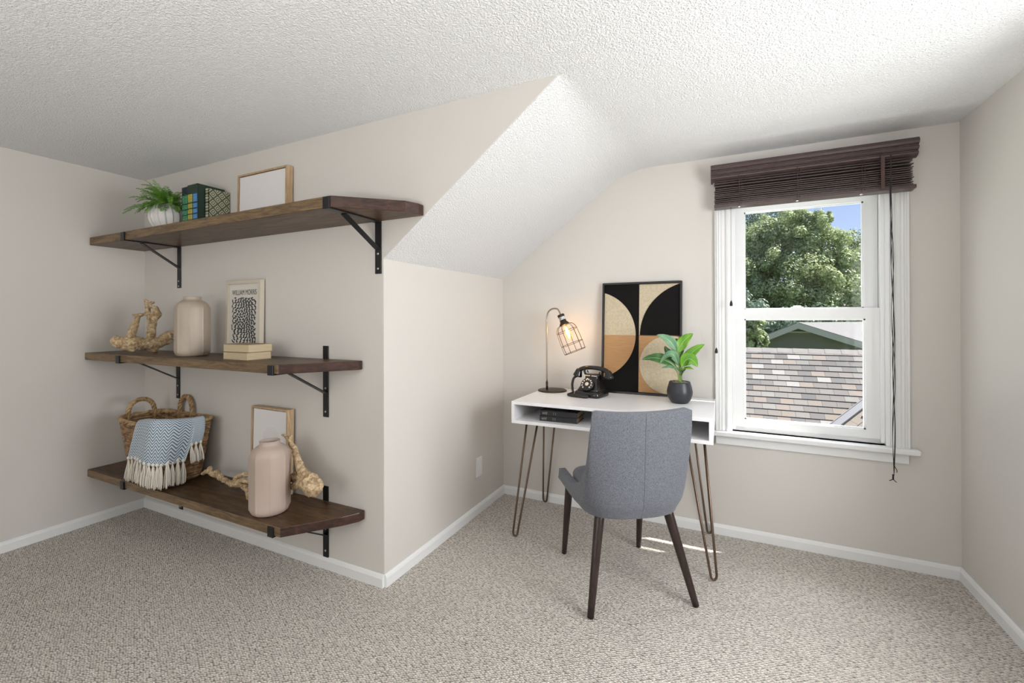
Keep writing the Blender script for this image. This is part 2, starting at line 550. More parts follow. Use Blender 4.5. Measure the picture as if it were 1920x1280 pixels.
b.build('sash', M['vinyl'], w2)
# unseen eave over the window, added and sized to trim the incoming sun
struct(MB().box(-3.0, XR + T, YW + T, YW + T + 0.131, 2.12, 2.2).build('trim_shading_eave', M['white']))
struct(MB().box(XR + T, XR + T + 1.5, -2.0, YW + T + 0.115, 2.12, 2.2).build('trim_side_sun_block', M['white']))  # unseen slab added to keep the sun out of the side window

# wall outlet
ot = thing('wall_outlet', 'white duplex outlet plate low on the knee wall', 'outlet', (XK, 2.366, 0.283))
MB().box(0, 0.006, -0.037, 0.037, -0.06, 0.06).build('cover_plate', M['white'], ot, bevel=0.003)
b = MB()
for dz in (-0.022, 0.022):
    b.box(0.005, 0.009, -0.017, 0.017, dz - 0.015, dz + 0.015)
sk = b.build('socket', M['white'], ot, bevel=0.003)

# ------------------------------------------------------------------ window blind
bl = thing('window_blind', 'raised dark brown wooden blind across the top of the window', 'blind', (0.37, YW - 0.02, 2.0))
Bm = Matrix.Translation(-Vector(bl.location))
Myz = Matrix(((0, 0, 1, 0), (1, 0, 0, 0), (0, 1, 0, 0), (0, 0, 0, 1)))    # local (a,b,c) -> (c, a, b)
yv = YW - 0.10
vp = [(yv + 0.016, 2.024), (yv + 0.004, 2.021), (yv - 0.004, 2.013), (yv - 0.006, 2.003), (yv - 0.001, 1.994), (yv + 0.008, 1.990), (yv + 0.008, 1.986),
      (yv + 0.002, 1.982), (yv + 0.001, 1.975), (yv + 0.008, 1.969), (yv + 0.016, 1.966), (yv + 0.016, 1.962), (yv + 0.009, 1.957), (yv + 0.010, 1.950), (yv + 0.022, 1.943), (yv + 0.038, 1.938),
      (yv + 0.050, 1.938), (yv + 0.050, 1.946), (yv + 0.036, 1.95), (yv + 0.028, 2.012), (yv + 0.028, 2.024)]
b = MB(); b.prism(vp, -0.062, 0.804, M=Bm @ Myz)
for xx in (-0.062, 0.796):
    b.box(xx, xx + 0.008, yv + 0.02, YW, 1.945, 2.02, M=Bm)
b.build('valance', M['blind'], bl)
MB().box(-0.045, 0.788, yv + 0.035, YW - 0.018, 1.935, 1.975, M=Bm).build('headrail', M['blind'], bl, bevel=0.002)
rs = random.Random(3)
for k in range(11):
    z = 1.8115 + k * 0.0098 + (0.004 if k > 8 else 0) + (0.005 if k > 9 else 0)
    dy, dx = rs.uniform(-0.004, 0.004), rs.uniform(-0.003, 0.003)
    if k > 8:
        dy -= 0.004
    b = MB()
    yy0, yy1 = yv + 0.018 + dy, yv + 0.068 + dy
    b.prism([(yy0, z), ((yy0 + yy1) / 2, z + 0.002), (yy1, z), (yy1, z + 0.0045), ((yy0 + yy1) / 2, z + 0.0075), (yy0, z + 0.0045)], -0.043 + dx, 0.786 + dx, M=Bm @ Myz)
    b.build('slat', M['blind'], bl)
b = MB()
b.prism([(yv + 0.012, 1.793), (yv + 0.072, 1.790), (yv + 0.072, 1.806), (yv + 0.012, 1.810)], -0.046, 0.797, M=Bm @ Myz)
br = b.build('bottom_rail', M['blind'], bl, bevel=0.003)
M['nickel'] = mat('nickel', (0.75, 0.74, 0.72), 0.25, 0.9)
M['cord'] = mat('dark_cord', (0.020, 0.016, 0.018), 0.7)
M['cordbrown'] = mat('brown_ladder_tape', (0.075, 0.04, 0.035), 0.7)
for xx in (0.075, 0.335, 0.595):
    b = MB()
    b.lathe([(0.007, 0), (0.008, 0.002), (0.006, 0.005), (0.002, 0.006)], 14, M=Bm @ TR(xx, yv + 0.022, 1.791, rx=PI))
    b.build('rail_button', M['nickel'], br)
    b = MB()
    b.tube([(xx, yv + 0.008, 1.955), (xx + 0.001, yv + 0.008, 1.87), (xx, yv + 0.010, 1.80)], 0.0011, 6, M=Bm)
    b.tube([(xx + 0.012, yv + 0.012, 1.955), (xx + 0.012, yv + 0.009, 1.87), (xx + 0.010, yv + 0.010, 1.80)], 0.0009, 6, M=Bm)
    b.build('ladder_cord', M['cordbrown'], bl)
# pull cords at the left with little tassels
for nx, zt, zb in (((0.035), 1.80, 1.29), ((-0.038), 1.85, 1.035)):
    yc = yv + 0.03
    b = MB()
    b.tube([(nx, yc, zt + 0.1), (nx, yc, (zt + zb) / 2), (nx, yc, zb)], 0.0009, 5, M=Bm)
    cdp = b.build('pull_cord', M['cord'], bl)
    b = MB(); b.lathe([(0.0015, 0), (0.006, -0.004 + 0.004), (0.0075, 0.008), (0.006, 0.018), (0.003, 0.027), (0.0015, 0.03)], 12, M=Bm @ TR(nx, yc, zb - 0.028))
    b.build('tassel', M['cord'], cdp)
# lift cords at the right, a loose twisted bundle down past the sill
x0 = 0.690
yc = yv - 0.012
b = MB()
for q, (ph, am) in enumerate(((0, 0.005), (2.1, 0.004), (4.0, 0.006), (5.2, 0.003))):
    pts = []
    for k in range(60):
        z = 1.95 - k * (1.95 - 0.47 - q * 0.012) / 59
        a2 = am * (0.4 + 0.6 * min(1, k / 20))
        pts.append((x0 + 0.010 + a2 * math.sin(z * (7 + q * 2) + ph) + 0.004 * math.sin(z * 2.2), yc - 0.002 + 0.0025 * math.cos(z * 9 + ph), z))
    b.tube(pts, 0.0013, 5, M=Bm)
b.build('lift_cord', M['cord'], bl)
b = MB()
b.tube([(x0 + 0.01, yc, 0.475), (x0 + 0.01, yc, 0.452)], 0.0035, 6, M=Bm)
b.tube([(x0 + 0.01, yc, 0.452), (x0 - 0.004, yc, 0.444)], 0.0018, 5, M=Bm)
b.tube([(x0 + 0.01, yc, 0.452), (x0 + 0.022, yc, 0.440)], 0.0018, 5, M=Bm)
b.tube([(x0 + 0.012, yc, 0.52), (x0 + 0.024, yc, 0.495), (x0 + 0.024, yc, 0.485)], 0.0016, 5, M=Bm)
b.build('cord_knot', M['cord'], bl)
b = MB(); b.box(0.664, 0.678, yv - 0.003, yv + 0.0, 1.80, 1.955, M=Bm)
b.build('ladder_tape', M['cordbrown'], bl)

# ------------------------------------------------------------------ wall shelves
def bracket(parent, x, y_front, z_top, th, up, down, arm_dir_w=0.036, screws=()):
    """angle bracket: wall strap, arm under the board, hook over the front edge, diagonal brace"""
    hw = arm_dir_w / 2
    yw = YS - 0.0005
    b = MB()
    z_arm = z_top - th
    b.box(x - hw, x + hw, yw - 0.005, yw, down, z_arm)
    if up:
        b.box(x - hw, x + hw, yw - 0.005, yw, z_top, z_top + up)
        b.box(x - hw, x + hw, yw - 0.005, yw, z_arm, z_top)
    b.box(x - hw, x + hw, y_front - 0.005, yw - 0.005, z_arm - 0.006, z_arm - 0.0005)
    b.box(x - hw, x + hw, y_front - 0.006, y_front - 0.0005, z_arm - 0.006, z_top - 0.004)
    st = b.build('bracket', M['black_iron'], parent, bevel=0.0015)
    bb = MB()
    p0 = Vector((x, YS - 0.006, z_arm - 0.125)); p1 = Vector((x, y_front + 0.085, z_arm - 0.007))
    d = (p1 - p0).normalized(); nn = d.cross(Vector((1, 0, 0)))
    vs = []
    for q in (p0, p1):
        for sx, sn in ((-1, -1), (1, -1), (1, 1), (-1, 1)):
            vs.append(q + Vector((sx * hw * 0.8, 0, 0)) + nn * sn * 0.0025)
    bb.add(vs, [(0, 1, 2, 3), (7, 6, 5, 4), (0, 4, 5, 1), (1, 5, 6, 2), (2, 6, 7, 3), (3, 7, 4, 0)])
    bb.build('brace', M['black_iron'], st)
    for zs in screws:
        s_ = MB(); s_.lathe([(0.0055, 0), (0.005, 0.002), (0.002, 0.003)], 12, M=TR(x, yw - 0.005, zs, rx=PI / 2))
        s_.build('screw', M['screw'], st)
    return st


def shelf(label, poly, z0, z1, brackets, knots=None):
    t = thing('wall_shelf', label, 'shelf', ((poly[0][0] + poly[1][0]) / 2, YS, z0), group='dark wooden shelves on the wall')
    off = Matrix.Translation(-Vector(t.location))
    b = MB()
    n_ = len(poly)
    side = [1] + [2] * (n_ - 3) + [0, 0]
    b.prism(poly, z0, z1, 0, off, side_mi=side)
    b.build('board', [M['walnut'], M['walnut_edge'], M['walnut_end']], t, bevel=0.004, seg=2)
    for (x, up, down, scr) in brackets:
        yfr = poly[0][1] + (poly[1][1] - poly[0][1]) * (x - poly[0][0]) / (poly[1][0] - poly[0][0])
        st = bracket(t, x, yfr - 0.001, z1, z1 - z0, up, down, screws=scr)
        for o in [st]:
            o.location = -Vector(t.location)
    return t


e = 0.0015
yF = 1.238
shelf('topmost dark wooden wall shelf holding the fern', [(XL + e, yF + 0.012), (-1.385, yF), (-1.172, 1.430), (-1.150, 1.490), (-1.150, YS - e), (XL + e, YS - e)], 1.637, 1.683,
      [(-2.966, 0, 1.389, (1.43, 1.40)), (-1.400, 0, 1.402, (1.492, 1.425))])
shelf('middle dark wooden wall shelf holding a small framed print', [(XL + e, yF - 0.01), (-1.690, yF), (-1.545, 1.440), (-1.497, 1.500), (-1.497, YS - e), (XL + e, YS - e)], 0.967, 1.008,
      [(-2.978, 0, 0.722, (0.80, 0.745)), (-1.731, 0.062, 0.727, (0.866, 0.753))])
shelf('lowest dark wooden wall shelf holding the wicker basket', [(XL + e, yF), (-1.678, yF), (-1.525, 1.425), (-1.486, 1.490), (-1.486, YS - e), (XL + e, YS - e)], 0.283, 0.325,
      [(-2.950, 0, 0.057, (0.13, 0.075)), (-1.733, 0.07, 0.052, (0.19, 0.085))])
ZT, ZM, ZL = 1.683, 1.008, 0.325

# ------------------------------------------------------------------ top shelf: fern, books, canvas
M['ceram_white'] = mat('white_stoneware', (0.74, 0.72, 0.69), 0.6, bump=0.2, bscale=120, bdist=0.0006)
M['fern'] = mat('fern_green', (0.05, 0.20, 0.02), 0.5, c2=(0.24, 0.46, 0.06), cscale=22, lo=0.3, hi=0.7)
M['fern_dry'] = mat('fern_brownish', (0.09, 0.10, 0.05), 0.6)
fx, fy = -2.79, 1.372
fv = thing('potted_fern', 'feathery green fern in a round white ribbed vase on top shelf', 'plant', (fx, fy, ZT))
pr = [(0.036, 0)] + [(max(0.030, 0.075 * math.sin(PI * (0.13 + 0.70 * (k / 16))) ** 0.85), 0.155 * k / 16) for k in range(1, 17)]
pr += [(0.034, 0.152), (0.03, 0.12)]


def rib(a, z):
    s = (a * 15 / (2 * PI) + z * 3.0) % 1.0
    return 1 + 0.11 * (s if s < 0.85 else (1 - s) / 0.15 * 0.85) - 0.05


b = MB(); b.lathe([(r_ * 1.1, z) for r_, z in pr], 204, fn=rib, M=TR())
b.build('vase', M['ceram_white'], fv)
rf = random.Random(11)


def frond(L, az, el, droop, wid, base, tw=0, nl=28):
    b = MB()
    P = []
    pos = Vector(base); d = Vector((math.cos(az) * math.cos(el), math.sin(az) * math.cos(el), math.sin(el)))
    ns = nl
    for i in range(ns + 1):
        P.append(pos.copy())
        pos = pos + d * (L / ns)
        d = (d + Vector((0, 0, -droop / ns))).normalized()
    b.tube(P, interp([0.0014, 0.0005], ns), 4)
    for i in range(3, ns):
        t = i / ns
        Tn = (P[i + 1] - P[i]).normalized()
        side = Tn.cross(Vector((0, 0, 1)))
        side = side.normalized() if side.length > .01 else Vector((1, 0, 0))
        upv = side.cross(Tn)
        ln = wid * math.sin(PI * (0.16 + 0.80 * t)) ** 0.8
        for sg in (-1, 1):
            dd = (side * sg + Tn * 0.55 + upv * rf.uniform(-0.25, 0.3)).normalized()
            q = P[i]
            wv = Tn * (L / ns * 0.36)
            # pinna with serrated lobes
            tip = q + dd * ln
            mid1 = q + dd * ln * 0.35; mid2 = q + dd * ln * 0.7
            lift = upv * 0.002
            b.add([q, mid1 + wv, mid1 - wv, mid2 + wv * 0.8 + lift, mid2 - wv * 0.8 + lift, tip], [(0, 2, 1), (1, 2, 4, 3), (3, 4, 5)])
    return b


fronds = []
for k in range(84):
    az = k * 2.399 + rf.uniform(-0.3, 0.3)
    inner = k % 3
    el = [0.35, 0.8, 1.2][inner] + rf.uniform(-0.15, 0.15)
    L = [0.135, 0.150, 0.165][inner] * rf.uniform(0.75, 1.2)
    if math.sin(az) > 0.3:
        L *= 0.6
    if math.cos(az) > 0.5:
        L *= 0.72
    if fx + math.cos(az) * L * 2 < XL + 0.06:
        L *= 0.9
    frond(L, az, el, rf.uniform(0.9, 2.4), 0.030, (0.018 * math.cos(az), 0.018 * math.sin(az), 0.145)).build('frond', M['fern'], fv, recalc=False)
for az, el, L, dr in ((3.5, 0.25, 0.25, 0.7), (2.95, 0.45, 0.2, 0.4), (3.9, 0.1, 0.2, 0.9), (5.9, 0.75, 0.22, 2.3), (0.0, 0.9, 0.2, 1.8), (5.6, 0.05, 0.15, 0.9), (4.4, 0.0, 0.13, 1.2)):
    frond(L, az, el, dr, 0.020, (0.02 * math.cos(az), 0.02 * math.sin(az), 0.15)).build('frond', M['fern_dry'] if L < 0.2 else M['fern'], fv, recalc=False)

M['book_green'] = mat('dark_green_cloth', (0.012, 0.035, 0.022), 0.5, bump=0.2, bscale=500, bdist=0.0004)
M['book_navy'] = mat('dark_navy_cloth', (0.008, 0.014, 0.030), 0.5)
M['lab_green'] = mat('label_green', (0.10, 0.42, 0.20), 0.5, c2=(0.04, 0.22, 0.10), cscale=160, stretch=(1, 1, 0.5), lo=0.5, hi=0.56)
M['lab_yellow'] = mat('label_yellow', (0.62, 0.52, 0.07), 0.5, c2=(0.45, 0.42, 0.08), cscale=120, lo=0.5, hi=0.56)
M['lab_blue'] = mat('label_blue', (0.02, 0.17, 0.50), 0.5)
M['lab_pale'] = mat('label_edge', (0.30, 0.52, 0.62), 0.5)
M['pages'] = mat('book_pages', (0.62, 0.52, 0.36), 0.8, c2=(0.45, 0.36, 0.23), cscale=30, stretch=(1, 1, 40))


def book(name, label, loc, rz, w, h, th, cover, group=None, spine_side=-1):
    """standing book; local x = thickness, y = depth (spine at -y), z = height"""
    t = thing(name, label, 'book', loc, rz, group)
    c_ = 0.0025
    b = MB()
    b.box(0, c_, 0, w, 0, h); b.box(th - c_, th, 0, w, 0, h); b.box(0, th, 0, c_, 0, h)
    b.build('cover', cover, t, bevel=0.001)
    MB().box(c_, th - c_, c_, w - 0.004, 0.004, h - 0.004).build('pages', M['pages'], t)
    return t


def spine_labels(t, cols, h, y=-0.0008):
    """cols: (x0, x1, material); a column of labels up the spine"""
    for x0_, x1_, m1, zs, edge in cols:
        for z0_, z1_ in zs:
            b = MB(); b.box(x0_, x1_, y, 0.0002, z0_, z1_)
            o = b.build('spine_label', m1, t)
            b = MB()
            nst = 3 if z1_ - z0_ < 0.025 else 5
            for q in range(nst):
                zz = z0_ + (z1_ - z0_) * (q + 0.6) / (nst + 0.4)
                b.box(x0_ + 0.003 + (q % 2) * 0.002, x1_ - 0.003 - ((q + 1) % 2) * 0.002, y - 0.0004, y + 0.0003, zz - 0.0010, zz + 0.0010)
            b.build('lettering', edge, o)


zst = [(0.016, 0.046), (0.052, 0.076), (0.082, 0.105), (0.111, 0.135), (0.142, 0.185)]
bk1 = book('hardcover_book', 'dark navy hardcover with green spine labels, beside the fern', (-2.656, 1.376, ZT), 0, 0.125, 0.232, 0.059, M['book_navy'], 'hardcover books on the top shelf')
spine_labels(bk1, [(0.006, 0.052, M['lab_green'], zst, M['book_green'])], 0.232)
bk2 = book('hardcover_book', 'thick dark green hardcover with yellow and blue spine labels', (-2.596, 1.372, ZT), 0, 0.14, 0.236, 0.094, M['book_green'], 'hardcover books on the top shelf')
spine_labels(bk2, [(0.006, 0.044, M['lab_yellow'], zst, M['book_green']), (0.050, 0.090, M['lab_blue'], [(a, c * 1.0) for a, c in zst], M['lab_pale'])], 0.236)

# box with a lattice pattern
m = mat('lattice_pattern', (0.52, 0.52, 0.36), 0.7)
n, l, p = nodes(m)
tc = n.new('ShaderNodeTexCoord'); mp = n.new('ShaderNodeMapping'); mp.inputs['Rotation'].default_value = (math.radians(45), 0, 0); mp.inputs['Scale'].default_value = (30, 30, 30)
l.new(tc.outputs['Object'], mp.inputs[0])
sx = n.new('ShaderNodeSeparateXYZ'); l.new(mp.outputs[0], sx.inputs[0])
outs = []
for ax in ('Y', 'Z'):
    f1 = n.new('ShaderNodeMath'); f1.operation = 'FRACT'; l.new(sx.outputs[ax], f1.inputs[0])
    f2 = n.new('ShaderNodeMath'); f2.operation = 'SUBTRACT'; l.new(f1.outputs[0], f2.inputs[0]); f2.inputs[1].default_value = 0.5
    f3 = n.new('ShaderNodeMath'); f3.operation = 'ABSOLUTE'; l.new(f2.outputs[0], f3.inputs[0]); outs.append(f3)
mxx = n.new('ShaderNodeMath'); mxx.operation = 'MAXIMUM'; l.new(outs[0].outputs[0], mxx.inputs[0]); l.new(outs[1].outputs[0], mxx.inputs[1])
sn = n.new('ShaderNodeMath'); sn.operation = 'MULTIPLY'; l.new(mxx.outputs[0], sn.inputs[0]); sn.inputs[1].default_value = 25
si = n.new('ShaderNodeMath'); si.operation = 'SINE'; l.new(sn.outputs[0], si.inputs[0])
r = n.new('ShaderNodeValToRGB'); r.color_ramp.elements[0].position = 0.45; r.color_ramp.elements[0].color = (0.10, 0.12, 0.09, 1)
r.color_ramp.elements[1].position = 0.6; r.color_ramp.elements[1].color = (0.56, 0.55, 0.36, 1)
ma = n.new('ShaderNodeMath'); ma.operation = 'MULTIPLY_ADD'; ma.inputs[1].default_value = 0.5; ma.inputs[2].default_value = 0.5
l.new(si.outputs[0], ma.inputs[0]); l.new(ma.outputs[0], r.inputs[0]); l.new(r.outputs[0], p.inputs['Base Color'])
M['lattice'] = m
t = thing('patterned_book', 'pale green book with a diamond lattice cover, facing outward', 'book', (-2.500, 1.408, ZT), 0.0)
b = MB(); b.box(0, 0.0025, 0, 0.112, 0, 0.216); b.box(0.026, 0.0285, 0, 0.112, 0, 0.216); b.box(0, 0.0285, 0, 0.0025, 0, 0.216)
b.build('cover', M['lattice'], t)
MB().box(0.0025, 0.026, 0.0025, 0.109, 0.003, 0.213).build('pages', M['pages'], t)

M['canvas'] = mat('white_canvas', (0.76, 0.74, 0.73), 0.85, bump=0.25, bscale=700, bdist=0.0004)


def floater(label, loc, rz, w, h, d, lean, fw=0.009):
    """shallow wooden frame box around a white canvas; front faces -y, foot at local origin, leaning back"""
    t = thing('framed_canvas', label, 'picture', loc, rz, 'oak framed canvases on the shelves')
    L_ = TR(z=d * math.sin(lean), rx=-lean)
    b = MB()
    b.box(0, fw, 0, d, 0, h, M=L_); b.box(w - fw, w, 0, d, 0, h, M=L_)
    b.box(fw, w - fw, 0, d, 0, fw, M=L_); b.box(fw, w - fw, 0, d, h - fw, h, M=L_)
    b.box(fw, w - fw, d - 0.004, d, fw, h - fw, M=L_)
    b.build('frame', M['oak'], t)
    g_ = 0.004
    MB().box(fw + g_, w - fw - g_, 0.005, d - 0.005, fw + g_, h - fw - g_, M=L_).build('canvas', M['canvas'], t)
    return t, L_


floater('long white canvas in a thin oak frame on top shelf', (-2.344, 1.478, ZT), 0.0, 0.387, 0.284, 0.036, 0.02)

# ------------------------------------------------------------------ middle shelf
M['taupe'] = mat('taupe_glaze', (0.40, 0.33, 0.262), 0.42, c2=(0.47, 0.39, 0.315), cscale=6, bump=0.1, bscale=60, bdist=0.0006)
M['taupe_pink'] = mat('pink_taupe_glaze', (0.45, 0.355, 0.30), 0.5, c2=(0.50, 0.40, 0.345), cscale=6)


def jar(label, loc, R, H, m_, neck=0.5, rz=0):
    t = thing('ceramic_vase', label, 'vase', loc, rz, 'faceted ceramic vases on the shelves')
    R_ = R
    pr = [(R_ * 0.80, 0), (R_ * 0.92, H * 0.02), (R_, H * 0.075), (R_, H * 0.12), (R_ * 1.0, H * 0.70), (R_ * 1.0, H * 0.79), (R_ * 0.97, H * 0.835), (R_ * 0.86, H * 0.885), (R_ * 0.68, H * 0.925),
          (R_ * (neck + 0.03), H * 0.945), (R_ * neck, H * 0.96), (R_ * (neck + 0.0), H * 0.985), (R_ * (neck + 0.02), H), (R_ * (neck - 0.03), H * 1.003), (R_ * (neck - 0.08), H * 0.99), (R_ * (neck - 0.06), H * 0.93), (R_ * 0.5, H * 0.85), (R_ * 0.8, H * 0.7), (R_ * 0.8, H * 0.1), (R_ * 0.3, H * 0.06)]

    def oct_(a, z):
        if z > H * 0.86 or z < H * 0.01:
            return 1
        k = 1 if H * 0.07 < z < H * 0.8 else 0.4
        q = ((a / (PI / 4)) % 1.0) - 0.5
        facet = math.cos(PI / 8) / math.cos(q * PI / 4)
        ridge = 0.030 * math.exp(-((abs(q) - 0.5) / 0.045) ** 2)
        return 1 + k * (((facet - 1) * 0.45 + 0.015) * 1 + ridge - 0.02)
    b = MB(); b.lathe(pr, 128, fn=oct_)
    b.build('body', m_, t)
    return t


jar('tall taupe faceted vase on the middle shelf beside the driftwood', (-2.520, 1.355, ZM), 0.078, 0.310, M['taupe'], rz=0.15)
jar('pinkish beige faceted vase on the lowest shelf before the driftwood', (-1.868, 1.328, ZL), 0.083, 0.322, M['taupe_pink'], rz=0.2)


def driftwood(name, label, loc, branches, seed=1, vox=0.0042):
    t = thing(name, label, 'driftwood', loc)
    b = MB()
    for pts, rad in branches:
        n_ = 6
        P = smooth_path([Vector(q) - Vector(loc) for q in pts], n_)
        Rr = interp(rad, n_)
        P = [q + Vector((noise.noise(q * 30 + Vector((seed, 0, 0))), noise.noise(q * 30 + Vector((0, seed, 0))), noise.noise(q * 30 + Vector((0, 0, seed))))) * 0.006 for q in P]
        Rr = [r_ * (1 + 0.28 * noise.noise(P[i] * 45 + Vector((seed, 3, 1)))) for i, r_ in enumerate(Rr)]
        b.tube(P, Rr, 12, jit=lambda i, k: 1 + 0.16 * noise.noise(Vector((i * 0.35, k * 0.9, seed))))
    o = b.build('wood', M['drift'], t)
    md = o.modifiers.new('remesh', 'REMESH'); md.mode = 'VOXEL'; md.voxel_size = vox; md.use_smooth_shade = True
    sm_ = o.modifiers.new('smooth', 'SMOOTH'); sm_.iterations = 2
    tx = bpy.data.textures.new('gnarl', 'CLOUDS'); tx.noise_scale = 0.016; tx.noise_depth = 2
    md = o.modifiers.new('disp', 'DISPLACE'); md.texture = tx; md.strength = 0.007; md.mid_level = 0.5
    return t


yd = 1.345


def facing(P0):
    """points on the upright plane through P0 that faces the room's middle"""
    P0 = Vector(P0)
    nn = Vector((P0.x, P0.y, 0)).normalized()

    def f(px, py, back=0.0):
        d = _f + _r * ((px - 960) / F_PX) - _u * ((py - 640 - SHIFT) / F_PX)
        return tuple(CAM_POS + d * (((P0 - CAM_POS).dot(nn) + back) / d.dot(nn)))
    return f


pl_ = facing((-3.0, 1.355, 1.0))


def PY(px, py, y):
    return pl_(px, py, (y - 1.345) * 0.8)


driftwood('driftwood_piece', 'gnarled driftwood with two upright knobs at left of middle shelf', (-3.0, 1.355, ZM), [
    ([PY(211, 632, 1.36), PY(222, 641, 1.35), PY(240, 640, 1.345), PY(262, 644, yd), PY(285, 645, yd), PY(300, 640, 1.35), PY(316, 628, 1.38), PY(330, 627, 1.42)], [0.018, 0.032, 0.036, 0.038, 0.037, 0.032, 0.022, 0.012]),
    ([PY(246, 632, yd), PY(253, 610, yd), PY(259, 594, yd), PY(272, 588, yd)], [0.022, 0.017, 0.012, 0.008]),
    ([PY(259, 594, yd), PY(253, 592, 1.34), PY(248, 591, 1.34)], [0.014, 0.008, 0.004]),
    ([PY(281, 640, yd), PY(281, 615, yd), PY(279, 592, yd), PY(276, 570, yd), PY(272, 561, yd)], [0.022, 0.016, 0.013, 0.012, 0.006]),
    ([PY(284, 632, 1.35), PY(288, 605, 1.34), PY(295, 588, 1.335), PY(292, 578, 1.335), PY(284, 575, yd)], [0.018, 0.013, 0.021, 0.013, 0.010]),
    ([PY(276, 572, yd), PY(284, 568, 1.34), PY(291, 566, 1.34)], [0.012, 0.010, 0.004]),
    ([PY(240, 648, 1.35), PY(250, 656, 1.33), PY(253, 658, 1.33)], [0.03, 0.018, 0.011]),
    ([PY(285, 650, 1.34), PY(291, 656, 1.33), PY(293, 659, 1.33)], [0.03, 0.018, 0.010]),
    ([PY(225, 645, 1.34), PY(226, 650, 1.34)], [0.022, 0.014]),
    ([PY(300, 643, 1.37), PY(315, 641, 1.39), PY(324, 637, 1.42)], [0.022, 0.016, 0.008]),
], 2)

# small framed print with lettering and a leafy pattern
M['ivory'] = mat('ivory_frame', (0.60, 0.54, 0.44), 0.5)
M['paper'] = mat('print_paper', (0.66, 0.63, 0.57), 0.8)
M['ink'] = mat('print_ink', (0.055, 0.060, 0.065), 0.8)
t = thing('framed_print', 'small framed leaf pattern print with lettering on middle shelf', 'picture', (-2.468, 1.488, ZM + 0.0005), 0.0)
L_ = TR(z=0.022 * math.sin(0.02), rx=-0.02)
Wp, Hp, dp, fw = 0.292, 0.400, 0.024, 0.019
b = MB()
b.box(0, fw, 0, dp, 0, Hp, M=L_); b.box(Wp - fw, Wp, 0, dp, 0, Hp, M=L_); b.box(fw, Wp - fw, 0, dp, 0, fw, M=L_); b.box(fw, Wp - fw, 0, dp, Hp - fw, Hp, M=L_)
b.build('frame', M['ivory'], t, bevel=0.001)
pp = MB().box(fw, Wp - fw, 0.010, dp - 0.002, fw, Hp - fw, M=L_).build('print', M['paper'], t)


def text_mesh(s, size, extr=0.0002):
    cu = bpy.data.curves.new('lettering', 'FONT'); cu.body = s; cu.size = size; cu.align_x = 'CENTER'; cu.extrude = extr
    to = bpy.data.objects.new('lettering', cu); COL.objects.link(to)
    bpy.context.view_layer.update()
    dg = bpy.context.evaluated_depsgraph_get()
    me = bpy.data.meshes.new_from_object(to.evaluated_get(dg))
    bpy.data.objects.remove(to)
    return me


me = text_mesh('WILLIAM MORRIS', 0.040)
me.transform(L_ @ TR(Wp / 2, 0.0096, Hp - 0.078, rx=PI / 2) @ Matrix.Diagonal((0.66, 1, 1, 1)))
me.materials.append(M['ink'])
lo = bpy.data.objects.new('lettering', me); COL.objects.link(lo); lo.parent = pp
rl = random.Random(5)
b = MB()
ax0, ax1, az0, az1 = fw + 0.022, Wp - fw - 0.022, 0.05, Hp - 0.088


def leaf2d(b, x, z, a, ln, wd):
    if not (ax0 + 0.002 < x < ax1 - 0.002 and az0 + 0.002 < z < az1 - 0.002):
        return
    ex, ez = x + math.cos(a) * ln, z + math.sin(a) * ln
    if not (ax0 < ex < ax1 and az0 < ez < az1):
        return
    nx, nz = -math.sin(a), math.cos(a)
    P = []
    for t_, w_ in ((0, 0), (0.25, 0.8), (0.55, 1), (0.85, 0.5), (1, 0)):
        P.append((x + math.cos(a) * ln * t_ + nx * wd * w_ * .5, z + math.sin(a) * ln * t_ + nz * wd * w_ * .5))
    for t_, w_ in ((0.85, 0.5), (0.55, 1), (0.25, 0.8)):
        P.append((x + math.cos(a) * ln * t_ - nx * wd * w_ * .5, z + math.sin(a) * ln * t_ - nz * wd * w_ * .5))
    b.add([(u_, 0.0095, v_) for u_, v_ in P], [tuple(range(len(P)))], M=L_)


nr, ncl = int((az1 - az0) / 0.0135), int((ax1 - ax0) / 0.0125)
for iz in range(nr + 1):
    for ix in range(ncl + 1):
        x_ = ax0 + (ix + (0.5 if iz % 2 else 0)) * 0.0125 + rl.uniform(-.0015, .0015); z_ = az0 + iz * 0.0135 + rl.uniform(-.0015, .0015)
        fl_ = 1.5 + 1.3 * math.sin(x_ * 23 + z_ * 9 + 0.6) + 0.6 * math.sin(z_ * 31 - x_ * 11)
        leaf2d(b, x_, z_, fl_ + (0.55 if (ix + iz) % 2 else -0.55), 0.0215, 0.0088)
b.build('leaf_pattern', M['ink'], pp, recalc=False)

# two paperbacks
M['pb'] = mat('paperback_pages', (0.60, 0.50, 0.33), 0.85, c2=(0.50, 0.40, 0.25), cscale=26, stretch=(1, 1, 60))
M['pb_spine'] = mat('paperback_cover', (0.16, 0.11, 0.06), 0.7)


def flatbook(name, label, loc, rz, w, d, th, mc, mp_, group=None, marks=None):
    t = thing(name, label, 'book', loc, rz, group)
    c_ = 0.0018
    b = MB(); b.box(0, w, 0, d, 0, c_); b.box(0, w, 0, d, th - c_, th); b.box(0, w, d - c_, d, 0, th) if marks is None else b.box(0, w, 0, c_, 0, th)
    b.build('cover', mc, t, bevel=0.0006)
    if marks is None:
        MB().box(0.002, w - 0.002, 0.002, d - c_, c_, th - c_).build('pages', mp_, t)
    else:
        MB().box(0.003, w - 0.003, c_, d - 0.003, c_, th - c_).build('pages', mp_, t)
    return t


